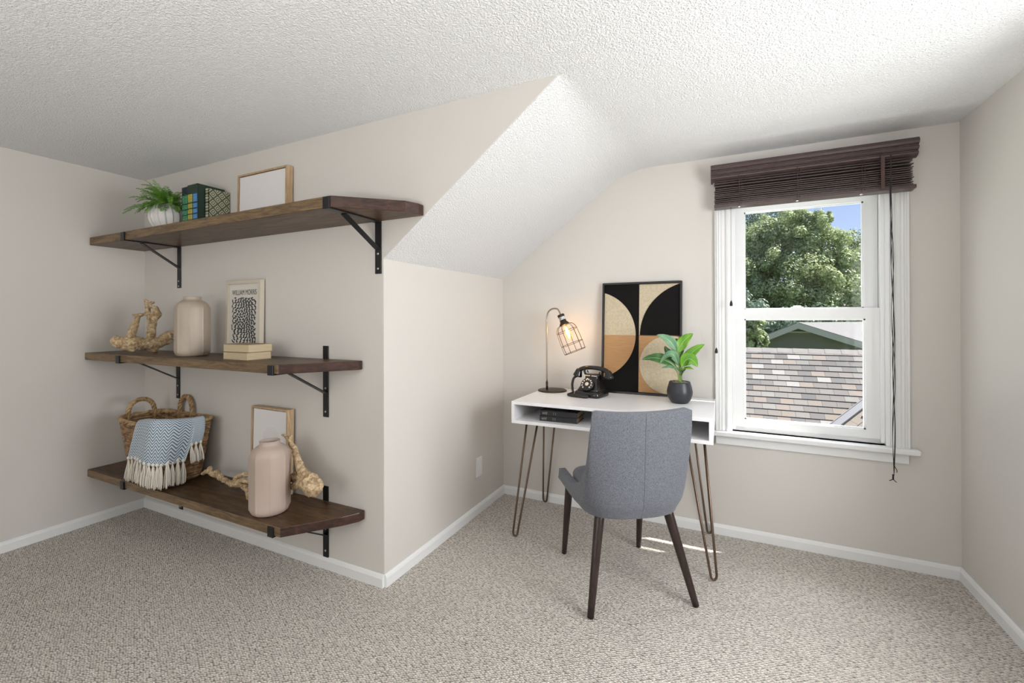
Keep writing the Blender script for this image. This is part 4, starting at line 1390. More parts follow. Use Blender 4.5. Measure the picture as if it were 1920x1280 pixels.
panel(clip(circ(-0.068, zm, 0.268), f_ + 0.002, xm - 0.004, zm, AH - f_), 0.0105, 1)
panel(clip(circ(-0.068, zm, 0.268), f_ + 0.002, xm - 0.004, f_, zm), 0.0105, 2)
R4 = [(xm, zm + 0.001), (AW - f_ - 0.001, zm + 0.001), (AW - f_ - 0.001, AH - f_ - 0.002), (xm, AH - f_ - 0.002)]
panel(R4, 0.0115, 1)
panel(clip(circ(0.5395, zm, 0.3145), xm, AW - f_ - 0.0005, zm + 0.0015, AH - f_ - 0.001), 0.0085, 0)
panel([(xm, f_ + 0.002), (AW - f_ - 0.001, f_ + 0.002), (AW - f_ - 0.001, zm - 0.001), (xm, zm - 0.001)], 0.0115, 2)
panel(clip(circ(0.392, 0.177, 0.168), xm, AW - f_ - 0.0005, f_ + 0.001, zm - 0.001), 0.0085, 1)
b.build('panel', [M['black_paint'], M['cream_tex'], M['tan_tex']], ar)

# ------------------------------------------------------------------ potted plant
M['pot'] = mat('matte_charcoal_pot', (0.022, 0.024, 0.030), 0.38)
M['pebble'] = mat('pale_moss', (0.42, 0.38, 0.22), 0.9, c2=(0.16, 0.16, 0.07), cscale=120, bump=0.8, bscale=200, bdist=0.004)
M['leaf_bright'] = mat('bright_green_leaf', (0.085, 0.26, 0.018), 0.3, c2=(0.20, 0.42, 0.03), cscale=18)
M['leaf_dark'] = mat('dark_green_leaf', (0.028, 0.10, 0.022), 0.34, c2=(0.06, 0.17, 0.035), cscale=18)
M['leaf_teal'] = mat('blue_green_leaf', (0.10, 0.24, 0.13), 0.4, c2=(0.17, 0.33, 0.19), cscale=18)
M['vein'] = mat('pale_leaf_vein', (0.42, 0.58, 0.22), 0.5)
M['stemg'] = mat('green_stem', (0.22, 0.36, 0.09), 0.5)
PX, PYY = -0.212, 2.475
pl = thing('potted_plant', 'broad leaved green plant in a small charcoal pot on the desk', 'plant', (PX, PYY, DZ1))
b = MB(); b.lathe([(0.036, 0), (0.044, 0.004), (0.056, 0.022), (0.0635, 0.045), (0.0645, 0.062), (0.060, 0.085), (0.054, 0.106), (0.052, 0.112), (0.049, 0.112), (0.048, 0.104), (0.0, 0.100)], 48)
b.build('pot', M['pot'], pl)
b = MB(); rp = random.Random(4)
b.lathe([(0.0475, 0.103), (0.03, 0.108), (0.0, 0.109)], 24, close=False)
for k in range(60):
    a, q = rp.uniform(0, 2 * PI), 0.045 * math.sqrt(rp.random())
    s_ = rp.uniform(0.003, 0.005)
    b.lathe([(s_ * 0.6, -s_ * 0.5), (s_, 0), (s_ * 0.6, s_ * 0.5)], 6, M=TR(q * math.cos(a), q * math.sin(a), 0.109))
b.build('moss', M['pebble'], pl)
fp = facing((PX, PYY, 1))


def PP(px, py, back=0.0):
    return Vector(fp(px, py, back)) - Vector(pl.location)


b = MB()
st0 = PP(1275, 716)
b.tube(smooth_path([st0, PP(1275, 695), PP(1273, 672), PP(1271, 650)], 4), interp([0.0042, 0.0038, 0.003, 0.002], 4), 8)
b.tube(smooth_path([st0 + Vector((-.004, 0, 0)), PP(1270, 698, -0.01), PP(1264, 690, -0.02)], 4), 0.0025, 8)
b.tube(smooth_path([st0 + Vector((.004, 0, 0)), PP(1279, 700, -0.01), PP(1284, 690, -0.02)], 4), 0.0025, 8)
b.build('stem', M['stemg'], pl)


def leaf(base, mid, tip, wd, m_, up=(0, 0, 1), fold=0.25, mode=1.0):
    base, mid, tip = PP(*base), PP(*mid), PP(*tip)
    sp = []
    N = 16
    for i in range(N + 1):
        t_ = i / N
        sp.append((1 - t_) ** 2 * base + 2 * t_ * (1 - t_) * mid + t_ * t_ * tip)
    b = MB()
    vs, fs = [], []
    NC = 8
    for i in range(N + 1):
        t_ = i / N
        Tn = (sp[min(i + 1, N)] - sp[max(i - 1, 0)]).normalized()
        sd_ = Tn.cross(Vector(up))
        sd_ = sd_.normalized() if sd_.length > 0.05 else Vector((1, 0, 0))
        nn_ = sd_.cross(Tn)
        wv = wd * (math.sin(PI * min(1, max(0, (t_ - 0.06) / 0.94)) ** 0.85) ** 0.75 if t_ > 0.06 else 0.03)
        for k in range(NC + 1):
            s_ = (k / NC - 0.5) * 2
            rip = 0.0012 * math.sin(t_ * 40 - abs(s_) * 6) * abs(s_)
            vs.append(sp[i] + sd_ * s_ * wv + nn_ * (fold * abs(s_) * wv + rip + 0.002 * math.sin(t_ * 12 + s_ * 2) * abs(s_)))
    for i in range(N):
        for k in range(NC):
            a = i * (NC + 1) + k
            fs.append((a, a + 1, a + NC + 2, a + NC + 1))
    b.add(vs, fs, 0, True)
    o = b.build('leaf', m_, pl, recalc=False, solid=0.0006)
    v = MB()
    v.tube(sp, interp([0.0016, 0.0006], N), 6)
    v.build('midrib', M['vein'], o)
    return o


leaf((1270, 664), (1274, 640), (1300, 625, 0.0), 0.029, M['leaf_bright'], up=(0.3, -1, 0.4), fold=0.3)
leaf((1269, 662, -0.005), (1262, 634, -0.02), (1231, 628, -0.03), 0.024, M['leaf_teal'], up=(-0.2, -0.9, 0.6), fold=0.35)
leaf((1272, 692), (1240, 662, -0.02), (1204, 674, -0.03), 0.029, M['leaf_dark'], up=(-0.2, -0.8, 0.55), fold=0.2)
leaf((1273, 692, -0.01), (1264, 640, -0.03), (1237, 683, -0.04), 0.023, M['leaf_teal'], up=(-0.3, -0.7, 0.5), fold=0.3)
leaf((1275, 692), (1290, 660, 0.01), (1322, 645, 0.02), 0.026, M['leaf_bright'], up=(0.2, -1, 0.7), fold=0.25)
leaf((1276, 692, -0.01), (1290, 655, -0.02), (1308, 688, -0.03), 0.035, M['leaf_bright'], up=(0.3, -1, 0.3), fold=0.15)
leaf((1271, 670, 0.01), (1255, 668, 0.02), (1246, 648, 0.03), 0.020, M['leaf_dark'], up=(0, -1, 0.3), fold=0.3)
leaf((1272, 672, 0.01), (1283, 650, 0.03), (1266, 634, 0.03), 0.018, M['leaf_dark'], up=(0, -1, 0.2), fold=0.3)
leaf((1274, 688, 0.01), (1285, 675, 0.03), (1295, 658, 0.05), 0.023, M['leaf_dark'], up=(0, -1, 0.4), fold=0.3)
leaf((1273, 694, -0.01), (1262, 686, -0.04), (1240, 690, -0.06), 0.021, M['leaf_teal'], up=(-0.1, -0.4, 1), fold=0.3)
leaf((1275, 697, -0.01), (1282, 688, -0.04), (1300, 692, -0.05), 0.022, M['leaf_bright'], up=(0.1, -0.3, 1), fold=0.3)
leaf((1276, 703, -0.005), (1273, 690, -0.03), (1262, 690, -0.05), 0.015, M['leaf_teal'], up=(0.1, -0.5, 1), fold=0.5)
leaf((1277, 705, -0.005), (1284, 694, -0.02), (1288, 690, -0.03), 0.012, M['leaf_dark'], up=(0.1, -0.5, 1), fold=0.5)

# ------------------------------------------------------------------ chair
m = mat('grey_tweed', (0.20, 0.21, 0.24), 0.9, spec=0.1, sheen=0.15)
n, l, p = nodes(m)
tc = n.new('ShaderNodeTexCoord'); mp = n.new('ShaderNodeMapping'); mp.inputs['Scale'].default_value = (1, 1, 2.2)
l.new(tc.outputs['Object'], mp.inputs[0])
t1 = n.new('ShaderNodeTexNoise'); t1.inputs['Scale'].default_value = 380; t1.inputs['Detail'].default_value = 2.5
l.new(mp.outputs[0], t1.inputs[0])
mp2 = n.new('ShaderNodeMapping'); mp2.inputs['Scale'].default_value = (2.6, 2.6, 0.8); l.new(tc.outputs['Object'], mp2.inputs[0])
t2 = n.new('ShaderNodeTexNoise'); t2.inputs['Scale'].default_value = 330; t2.inputs['Detail'].default_value = 1.5; l.new(mp2.outputs[0], t2.inputs[0])
a_ = n.new('ShaderNodeMath'); a_.operation = 'ADD'; l.new(t1.outputs['Fac'], a_.inputs[0]); l.new(t2.outputs['Fac'], a_.inputs[1])
h_ = n.new('ShaderNodeMath'); h_.operation = 'MULTIPLY'; h_.inputs[1].default_value = 0.5; l.new(a_.outputs[0], h_.inputs[0])
r = n.new('ShaderNodeValToRGB'); r.color_ramp.elements[0].position = 0.40; r.color_ramp.elements[0].color = (0.075, 0.078, 0.09, 1); r.color_ramp.elements[1].position = 0.60; r.color_ramp.elements[1].color = (0.21, 0.222, 0.25, 1)
l.new(h_.outputs[0], r.inputs[0]); l.new(r.outputs[0], p.inputs['Base Color'])
bn = n.new('ShaderNodeBump'); bn.inputs['Strength'].default_value = 0.4; bn.inputs['Distance'].default_value = 0.001; l.new(h_.outputs[0], bn.inputs['Height']); l.new(bn.outputs[0], p.inputs['Normal'])
M['tweed'] = m
M['tweed_seam'] = mat('grey_seam', (0.13, 0.135, 0.155), 0.9)
M['glide'] = mat('black_leg_glide', (0.01, 0.01, 0.01), 0.5)
ch = thing('upholstered_chair', 'grey tweed upholstered side chair on dark splayed legs at desk', 'chair', (-0.435, 2.05, 0), math.radians(34.5))


def sst(a, b_, x):
    x = min(1, max(0, (x - a) / (b_ - a)))
    return x * x * (3 - 2 * x)


def shell(u, v, off=0.0):
    s_ = abs(u); sg = 1 if u >= 0 else -1
    # low outline
    if s_ < 0.5:
        a = s_ / 0.5 * PI / 2
        x0_, y0_ = 0.222 * math.sin(a) ** 0.8, -0.03 - 0.195 * math.cos(a) ** 0.62
    else:
        k = (s_ - 0.5) / 0.5
        x0_, y0_ = 0.224 + 0.004 * k, -0.03 + 0.262 * k
    # outline at backrest height
    if s_ < 0.42:
        k = s_ / 0.42
        x1_, y1_ = 0.218 * k, -0.262 + 0.028 * k ** 2
    else:
        k = (s_ - 0.42) / 0.58
        x1_, y1_ = 0.218 + 0.010 * k, -0.234 + 0.42 * max(0, (k - 0.10) / 0.9)
    zt = 0.822 - 0.006 * (1 - (min(s_, 0.42) / 0.42) ** 2)
    zt -= 0.006 * sst(0.38, 0.42, s_)
    zt = zt + (0.50 - zt) * min(1, max(0, (s_ - 0.415) / 0.10)) ** 0.8
    zt = zt - 0.055 * sst(0.50, 0.68, s_) + 0.002 * sst(0.8, 1.0, s_)
    zb_ = 0.372 + 0.016 * sst(0.3, 1.0, s_)
    z = zb_ + (zt - zb_) * v
    h = min(1, max(0, (z - 0.40) / 0.42))
    h = h ** 0.45
    x = x0_ + (x1_ - x0_) * h; y = y0_ + (y1_ - y0_) * h
    tuck = 0.030 * (1 - min(1, v / 0.16)) ** 2
    x *= 1 - tuck * 2.2; y = y * (1 - tuck * 2.0)
    return Vector((sg * x, y, z))


b = MB(); b.grid(lambda a, v: shell(2 * a - 1, v), 160, 28)
sh = b.build('backrest', M['tweed'], ch, recalc=False)
md = sh.modifiers.new('solid', 'SOLIDIFY'); md.thickness = 0.032; md.offset = -0.6
md = sh.modifiers.new('bevel', 'BEVEL'); md.width = 0.010; md.segments = 3; md.limit_method = 'ANGLE'; md.angle_limit = math.radians(60)
b = MB(); b.tube([shell(0, v / 30) + Vector((0, -0.0064, 0)) for v in range(0, 31)], 0.0015, 6)
b.build('seam', M['tweed_seam'], sh)
b = MB()


def seatring(z, s_, yo=0):
    out = []
    for k in range(40):
        x, y = rrect(2 * PI * k / 40, 0.190 * s_, 0.195 * s_, 0.45)
        out.append((x, y + 0.018 + yo, z))
    return out


loft(b, [seatring(0.385, 0.93), seatring(0.39, 0.99), seatring(0.42, 1.0), seatring(0.445, 1.0), seatring(0.458, 0.96), seatring(0.464, 0.86), seatring(0.466, 0.5), seatring(0.466, 0.1)], smooth=True)
b.build('seat', M['tweed'], ch)


def cleg(top, foot, r0, r1):
    top, foot = Vector(top), Vector(foot)
    b = MB(); b.tube([top + (foot - top) * k / 8 for k in range(9)], [r0 + (r1 - r0) * k / 8 for k in range(9)], 20)
    o = b.build('leg', M['legwood'], ch)
    d = (foot - top).normalized()
    g_ = MB(); g_.tube([foot - d * 0.001, foot + d * 0.003], r1 * 0.8, 14); g_.build('glide', M['glide'], o)


for sg in (-1, 1):
    cleg((sg * 0.148, -0.140, 0.396), (sg * 0.228, -0.243, 0.004), 0.0225, 0.0135)
    cleg((sg * 0.188, 0.185, 0.398), (sg * 0.201, 0.245, 0.004), 0.0205, 0.0125)
b = MB(); b.box(-0.16, 0.16, -0.14, -0.11, 0.368, 0.392); b.box(-0.16, 0.16, 0.15, 0.18, 0.372, 0.392)
b.build('seat_rail', M['legwood'], ch)

# ------------------------------------------------------------------ outside
M['grass'] = mat('lawn_grass', (0.05, 0.11, 0.02), 0.9, c2=(0.09, 0.17, 0.04), cscale=3)
MB().box(-25, 45, YW + 0.6, 70, -3.3, -3.2).build('lawn', M['grass'])
bpy.data.objects['lawn']['kind'] = 'structure'


def shingle_mat(name, cols, cw=0.24, chh=0.163, ax=0):
    m = mat(name, cols[0], 0.92, spec=0.15)
    n, l, p = nodes(m)
    uv = n.new('ShaderNodeUVMap'); uv.uv_map = 'courses'
    br = n.new('ShaderNodeTexBrick')
    br.offset = 0.37; br.offset_frequency = 2; br.squash = 1.0
    br.inputs['Scale'].default_value = 1.0; br.inputs['Brick Width'].default_value = cw; br.inputs['Row Height'].default_value = chh
    br.inputs['Mortar Size'].default_value = 0.003; br.inputs['Mortar Smooth'].default_value = 0.1
    br.inputs['Color1'].default_value = (0, 0, 0, 1); br.inputs['Color2'].default_value = (1, 1, 1, 1); br.inputs['Mortar'].default_value = (0.5, 0.5, 0.5, 1)
    l.new(uv.outputs[0], br.inputs['Vector'])
    r = n.new('ShaderNodeValToRGB'); r.color_ramp.interpolation = 'CONSTANT'
    while len(r.color_ramp.elements) < len(cols):
        r.color_ramp.elements.new(0.5)
    for i, c_ in enumerate(cols):
        r.color_ramp.elements[i].position = i / len(cols); r.color_ramp.elements[i].color = (*c_, 1)
    l.new(br.outputs['Color'], r.inputs[0])
    # granules
    t = n.new('ShaderNodeTexNoise'); t.inputs['Scale'].default_value = 90; t.inputs['Detail'].default_value = 3
    l.new(uv.outputs[0], t.inputs[0])
    r2 = n.new('ShaderNodeValToRGB'); r2.color_ramp.elements[0].position = 0.35; r2.color_ramp.elements[0].color = (0.72, 0.72, 0.72, 1); r2.color_ramp.elements[1].position = 0.62
    l.new(t.outputs['Fac'], r2.inputs[0])
    mx = n.new('ShaderNodeMix'); mx.data_type = 'RGBA'; mx.blend_type = 'MULTIPLY'; mx.inputs[0].default_value = 1
    l.new(r.outputs[0], mx.inputs[6]); l.new(r2.outputs[0], mx.inputs[7])
    mx2 = n.new('ShaderNodeMix'); mx2.data_type = 'RGBA'; l.new(br.outputs['Fac'], mx2.inputs[0]); l.new(mx.outputs[2], mx2.inputs[6]); mx2.inputs[7].default_value = (0.12, 0.11, 0.10, 1)
    l.new(mx2.outputs[2], p.inputs['Base Color'])
    return m


M['shingle'] = shingle_mat('shingles', [(0.34, 0.32, 0.29), (0.44, 0.385, 0.325), (0.39, 0.37, 0.335), (0.27, 0.26, 0.245), (0.42, 0.39, 0.35), (0.58, 0.555, 0.51), (0.35, 0.33, 0.30), (0.46, 0.395, 0.335), (0.30, 0.29, 0.27), (0.40, 0.36, 0.315), (0.45, 0.43, 0.39)])
M['shingle_pale'] = mat('pale_roofing', (0.24, 0.235, 0.23), 0.9, c2=(0.29, 0.285, 0.28), cscale=20)  # even grey roofing with slight random tone
M['flashing'] = mat('grey_metal_gutter', (0.30, 0.30, 0.32), 0.6, 0.0)


def roof_slab(name, P0, ud, vd, U0, U1, Vn, ch_, m_, parent, rot=0.0, thick=0.08, clipf=None):
    """rows of overlapping shingle courses: P0 ridge point, ud along the ridge, vd down the slope"""
    ud, vd = ud.normalized(), vd.normalized()
    nn = ud.cross(vd)
    if nn.z < 0:
        nn = -nn
    vs, fs, uvs = [], [], []
    for k in range(Vn):
        a0, a1 = k * ch_ - 0.0, (k + 1) * ch_
        lo_, hi_ = 0.000, 0.013
        q = [P0 + ud * U0 + vd * a0 + nn * lo_, P0 + ud * U1 + vd * a0 + nn * lo_, P0 + ud * U1 + vd * a1 + nn * hi_, P0 + ud * U0 + vd * a1 + nn * hi_]
        b0 = len(vs)
        vs += q; fs.append((b0, b0 + 1, b0 + 2, b0 + 3)); uvs += [(U0, a0 + 0.001), (U1, a0 + 0.001), (U1, a1 - 0.001), (U0, a1 - 0.001)]
        b0 = len(vs)
        vs += [q[3], q[2], q[2] - nn * 0.013, q[3] - nn * 0.013]; fs.append((b0, b0 + 1, b0 + 2, b0 + 3)); uvs += [(U0, a1 - 0.001), (U1, a1 - 0.001), (U1, a1 - 0.001), (U0, a1 - 0.001)]
    b0 = len(vs)
    e0 = Vn * ch_
    c8 = [P0 + ud * U0, P0 + ud * U1, P0 + ud * U1 + vd * e0, P0 + ud * U0 + vd * e0]
    c8 += [q - nn * thick for q in c8]
    vs += c8
    for f in ((4, 5, 6, 7), (0, 1, 5, 4), (1, 2, 6, 5), (2, 3, 7, 6), (3, 0, 4, 7)):
        fs.append(tuple(b0 + i for i in f))
    uvs += [(0, 0)] * 8
    b = MB()
    off = Vector(parent.location) if parent else Vector()
    b.add([v - off for v in vs], fs)
    o = b.build(name, m_, parent, recalc=False)
    ul = o.data.uv_layers.new(name='courses')
    for lp_ in o.data.loops:
        ul.data[lp_.index].uv = uvs[lp_.vertex_index]
    return o


DR = 11.8
RZ = at(1510, 655.5, 1, DR).z
th40 = math.radians(40)
gar = thing('shingled_garage', 'low outbuilding with a mottled pinkish grey shingle roof seen through lower pane', 'building', (2.0, 10.6, -3.2))
roof_slab('roof', Vector((-4, DR, RZ)), Vector((1, 0, 0)), Vector((0, -math.cos(th40), -math.sin(th40))), 0, 13, 17, 0.163, M['shingle'], gar)
roof_slab('roof', Vector((-4, DR + 0.01, RZ)), Vector((1, 0, 0)), Vector((0, math.cos(th40), -math.sin(th40))), 0, 13, 12, 0.163, M['shingle'], gar)
yb = DR - 17 * 0.163 * math.cos(th40) + 0.25
M['siding_cream'] = mat('cream_siding', (0.55, 0.52, 0.46), 0.8)
MB().box(-3.8 - 2, 8.8 - 2, yb - 10.6, DR + 1.2 - 10.6, 0, RZ + 3.2 - 1.45).build('wall', M['siding_cream'], gar)
b = MB()
for k in range(44):
    x = -4 + k * 0.3 - 2
    b.add([(x, DR - 10.6 - 0.10, RZ + 3.2 - 0.066), (x + 0.31, DR - 10.6 - 0.10, RZ + 3.2 - 0.072), (x + 0.31, DR - 10.6, RZ + 3.2 + 0.022), (x, DR - 10.6, RZ + 3.2 + 0.028), (x, DR - 10.6 + 0.10, RZ + 3.2 - 0.066), (x + 0.31, DR - 10.6 + 0.10, RZ + 3.2 - 0.072)], [(0, 1, 2, 3), (3, 2, 5, 4)])
b.build('ridge_cap', M['siding_cream'], gar)
bpy.data.objects['ridge_cap'].data.materials[0] = mat('ridge_shingles', (0.40, 0.375, 0.34), 0.9, c2=(0.50, 0.475, 0.44), cscale=1.6)
# porch roof edge with its gutter crossing the lower right of the view
nrm = Vector((0, -math.sin(th40), math.cos(th40)))


def on_roof(px, py, lift=0.0):
    d = _f + _r * ((px - 960) / F_PX) - _u * ((py - 640 - SHIFT) / F_PX)
    P0 = Vector((0, DR, RZ)) + nrm * lift
    return CAM_POS + d * ((P0 - CAM_POS).dot(nrm) / d.dot(nrm))


q0, q1 = on_roof(1540, 811, 0.25), on_roof(1640, 735, 0.25)
dv = (q1 - q0).normalized()
dp_ = dv.cross(nrm).normalized()
if dp_.x < 0:
    dp_ = -dp_
po = thing('porch_roof', 'small tan shingled roof edged by a grey metal gutter, lower right of pane', 'roof', q0)
b = MB()
pA, pB = -dv * 0.9, dv * 5.2
for w0, w1, h0, h1 in ((0.0, 0.10, 0.0, 0.06), (0.10, 0.115, 0.0, 0.075), (-0.012, 0.0, 0.0, 0.075)):
    vs = []
    for e_ in (pA, pB):
        for a, c_ in ((w0, h0), (w1, h0), (w1, h1), (w0, h1)):
            vs.append(e_ + dp_ * a + nrm * c_)
    b.add(vs, [(0, 1, 2, 3), (7, 6, 5, 4), (0, 4, 5, 1), (1, 5, 6, 2), (2, 6, 7, 3), (3, 7, 4, 0)])
b.build('gutter', M['flashing'], po)
M['shingle_tan'] = shingle_mat('tan_shingles', [(0.46, 0.40, 0.33), (0.40, 0.34, 0.28), (0.50, 0.44, 0.36), (0.36, 0.32, 0.27)], 0.9, 0.16)
vs_ud = dv
roof_slab('roof', q0 + dp_ * 0.115 + nrm * 0.01 - dv * 0.9, dv, dp_, 0, 6.0, 9, 0.16, M['shingle_tan'], po, thick=0.05)
M['tar'] = mat('tar_line', (0.02, 0.02, 0.02), 0.7)
b = MB()
for k in range(2):
    a = q0 + dv * (0.22 + 0.55 * k) + dp_ * (0.16 + 0.04 * k) + nrm * 0.03 - q0
    b.tube(smooth_path([a, a + dp_ * 0.25 + dv * 0.02, a + dp_ * 0.55 - dv * 0.0], 4), 0.012, 6)
b.build('tar_seam', M['tar'], po)

# neighbour's green gabled house
GD = 22
apex = at(1496, 607, 1, GD)
gh = thing('gabled_house', 'green sided house with a low gable and pale roof', 'house', (apex.x, apex.y, -3.2))
gx = Vector((0.985, -0.17, 0)).normalized()     # along the gable face
gb_ = Vector((0.93, 1.0, 0)).normalized()        # ridge runs back and to the right
m = mat('green_siding', (0.21, 0.20, 0.155), 0.8)
n, l, p = nodes(m)
tc = n.new('ShaderNodeTexCoord'); wv = n.new('ShaderNodeTexWave'); wv.wave_type = 'BANDS'; wv.bands_direction = 'Z'; wv.wave_profile = 'SAW'; wv.inputs['Scale'].default_value = 1.5
l.new(tc.outputs['Object'], wv.inputs[0])
bn = n.new('ShaderNodeBump'); bn.inputs['Strength'].default_value = 0.6; bn.inputs['Distance'].default_value = 0.02; l.new(wv.outputs[0], bn.inputs['Height']); l.new(bn.outputs[0], p.inputs['Normal'])
M['green_siding'] = m
M['pale_trim'] = mat('pale_rake_board', (0.62, 0.58, 0.47), 0.7)
A0 = Vector((0, 0, apex.z + 3.2))
RL = at(1640, 651, 1, GD) - apex
RLn = Vector((RL.x, 0, RL.z))
LLn = Vector((-4.2, 0, -4.2 * 0.47))
RLn = RLn * (6.5 / RLn.x)
b = MB()
poly = [A0 + LLn * 0.97 + Vector((0, 0, -0.12)), A0 + Vector((0, 0, -0.12)), A0 + RLn * 0.97 + Vector((0, 0, -0.12))]
base_ = [Vector((poly[2].x, 0, 0)), Vector((poly[0].x, 0, 0))]
vv = [q + Vector((0, 0.35, 0)) for q in poly + base_]
vv2 = [q + gb_ * 5.5 for q in vv]
b.add(vv + vv2, [(0, 1, 2, 3, 4), (9, 8, 7, 6, 5), (0, 5, 6, 1), (1, 6, 7, 2), (2, 7, 8, 3), (4, 9, 5, 0)])
b.build('wall', M['green_siding'], gh)
for sl in (LLn, RLn):
    b = MB()
    d = sl.normalized(); up_ = Vector((-d.z, 0, d.x)); up_ = up_ if up_.z > 0 else -up_
    c4 = [A0 - d * 0.0, A0 + sl, A0 + sl + gb_ * 6.2, A0 + gb_ * 6.2]
    vs = c4 + [q + up_ * 0.07 for q in c4]
    b.add(vs, [(0, 1, 2, 3), (7, 6, 5, 4), (0, 4, 5, 1), (1, 5, 6, 2), (2, 6, 7, 3), (3, 7, 4, 0)])
    b.build('roof', M['shingle_pale'], gh)
    b = MB()
    c4 = [A0 + Vector((0, -0.03, 0.04)), A0 + sl + Vector((0, -0.03, 0.04)), A0 + sl + Vector((0, -0.03, -0.20)), A0 + Vector((0, -0.03, -0.20))]
    vs = c4 + [q + Vector((0, 0.05, 0)) for q in c4]
    b.add(vs, [(0, 1, 2, 3), (7, 6, 5, 4), (0, 4, 5, 1), (1, 5, 6, 2), (2, 6, 7, 3), (3, 7, 4, 0)])
    b.build('rake_board', M['pale_trim'], gh)
    b = MB()
    c4 = [A0 + Vector((0, 0.0, -0.02)), A0 + sl + Vector((0, 0.0, -0.02)), A0 + sl + Vector((0, 0.36, -0.02)), A0 + Vector((0, 0.36, -0.02))]
    vs = c4 + [q + Vector((0, 0, -0.03)) for q in c4]
    b.add(vs, [(0, 1, 2, 3), (7, 6, 5, 4), (0, 4, 5, 1), (1, 5, 6, 2), (2, 6, 7, 3), (3, 7, 4, 0)])
    b.build('soffit', M['pale_trim'], gh)
b = MB(); b.box(-0.42, 0.62, 0.28, 0.34, A0.z - 0.38, A0.z - 0.33); b.build('vent_trim', M['pale_trim'], gh)
M['brown_roof'] = mat('brown_weathered_roofing', (0.13, 0.085, 0.07), 0.85)
bh = at(1590, 602, 1, 36)
hs_ = thing('distant_house', 'dark brown roofed house far behind the pale roof', 'house', (bh.x + 3, 38, -3.2))
MB().box(-3.2, 4, -1, 4, 0, bh.z + 3.2 - 0.4).build('wall', M['green_siding'], hs_)
b = MB(); zt_ = bh.z + 3.2 + 0.35
b.add([(-3.5, -1.6, zt_ - 1.4), (4.5, -1.6, zt_ - 1.4), (4.5, 1.5, zt_), (-3.5, 1.5, zt_), (-3.5, 4.6, zt_ - 1.4), (4.5, 4.6, zt_ - 1.4)], [(0, 1, 2, 3), (3, 2, 5, 4), (0, 3, 4), (1, 5, 2), (0, 4, 5, 1)])
b.build('roof', M['brown_roof'], hs_)

# trees
M['bark'] = mat('grey_bark', (0.10, 0.075, 0.055), 0.9, c2=(0.16, 0.13, 0.10), cscale=12, bump=0.5, bscale=20, bdist=0.02)


def foliage_mat(name, a, b2):
    m = mat(name, a, 0.38, c2=b2, cscale=4.5, detail=6, spec=0.7)
    n, l, p = nodes(m)
    tr = n.new('ShaderNodeBsdfTranslucent'); tr.inputs['Color'].default_value = (*[min(1, x * 1.5) for x in b2], 1)
    mx = n.new('ShaderNodeMixShader'); mx.inputs[0].default_value = 0.22
    o_ = n['Material Output']
    l.new(p.outputs[0], mx.inputs[1]); l.new(tr.outputs[0], mx.inputs[2]); l.new(mx.outputs[0], o_.inputs['Surface'])
    return m


M['fol_maple'] = foliage_mat('maple_leaves', (0.13, 0.20, 0.05), (0.60, 0.68, 0.38))  # bright highlights and shaded darks of the crown painted into the leaf colour
M['fol_blue'] = foliage_mat('bluish_leaves', (0.15, 0.22, 0.15), (0.33, 0.42, 0.32))
M['fol_yellow'] = foliage_mat('yellowish_leaves', (0.15, 0.22, 0.04), (0.34, 0.40, 0.10))


def tree(name, label, base, clumps, leaf_s, count, m_, seed):
    """clumps: (x, y, z, r) in world space; leaves cover the lobes of every clump"""
    t = thing(name, label, 'tree', base)
    rt = random.Random(seed)
    b = MB()
    bx_, by_, bz_ = base
    tot = sum(c_[3] ** 2 for c_ in clumps)
    vs, fs = [], []
    for (cx, cy, cz, cr) in clumps:
        # lobes on the clump's surface, so the crown is broken by shade
        lobes = []
        for _ in range(int(10 + cr * 12)):
            while True:
                d = Vector((rt.uniform(-1, 1), rt.uniform(-1, 1), rt.uniform(-1, 1)))
                if 0.2 < d.length < 1 and (d.y < 0.5 or rt.random() < 0.3):
                    break
            d.normalize()
            lobes.append((Vector((cx, cy, cz)) + d * cr * rt.uniform(0.55, 1.0), cr * rt.uniform(0.20, 0.38)))
        nl = int(count * cr ** 2 / tot)
        for _ in range(nl):
            c_, r_ = rt.choice(lobes)
            d = Vector((rt.gauss(0, 1), rt.gauss(0, 1), rt.gauss(0, 1))).normalized()
            q = c_ + d * r_ * (rt.random() ** 0.25)
            nn = (d + Vector((rt.uniform(-.6, .6), rt.uniform(-.6, .6), rt.uniform(-.2, 1.0)))).normalized()
            a = nn.orthogonal().normalized(); a = (Matrix.Rotation(rt.uniform(0, 2 * PI), 3, nn) @ a)
            c2_ = nn.cross(a)
            s_ = leaf_s * rt.uniform(0.6, 1.3)
            b0 = len(vs)
            o = q - Vector(base)
            vs += [o - a * s_ * 0.6, o + c2_ * s_ * 0.42 + nn * s_ * 0.1, o + a * s_ * 0.7, o - c2_ * s_ * 0.42 + nn * s_ * 0.1]
            fs.append((b0, b0 + 1, b0 + 2, b0 + 3))
    b.add(vs, fs)
    b.build('foliage', m_, t, recalc=False)
    tk = MB()
    top = Vector((sum(c_[0] for c_ in clumps) / len(clumps), sum(c_[1] for c_ in clumps) / len(clumps), max(c_[2] for c_ in clumps))) - Vector(base)
    tk.tube(smooth_path([(0, 0, 0), top * 0.4 + Vector((0.1, 0, 0)), top * 0.9], 4), interp([0.22, 0.14, 0.05], 4), 12)
    for (cx, cy, cz, cr) in clumps:
        e_ = Vector((cx, cy, cz)) - Vector(base)
        tk.tube(smooth_path([top * 0.35, (top * 0.35 + e_) / 2 + Vector((0, 0, 0.2)), e_ + Vector((0, 0, cr * 0.3))], 4), interp([0.09, 0.06, 0.02], 4), 8)
    tk.build('trunk', M['bark'], t)
    return t


def C(px, py, y, r_):
    q = at(px, py, 1, y)
    return (q.x, q.y, q.z, r_)


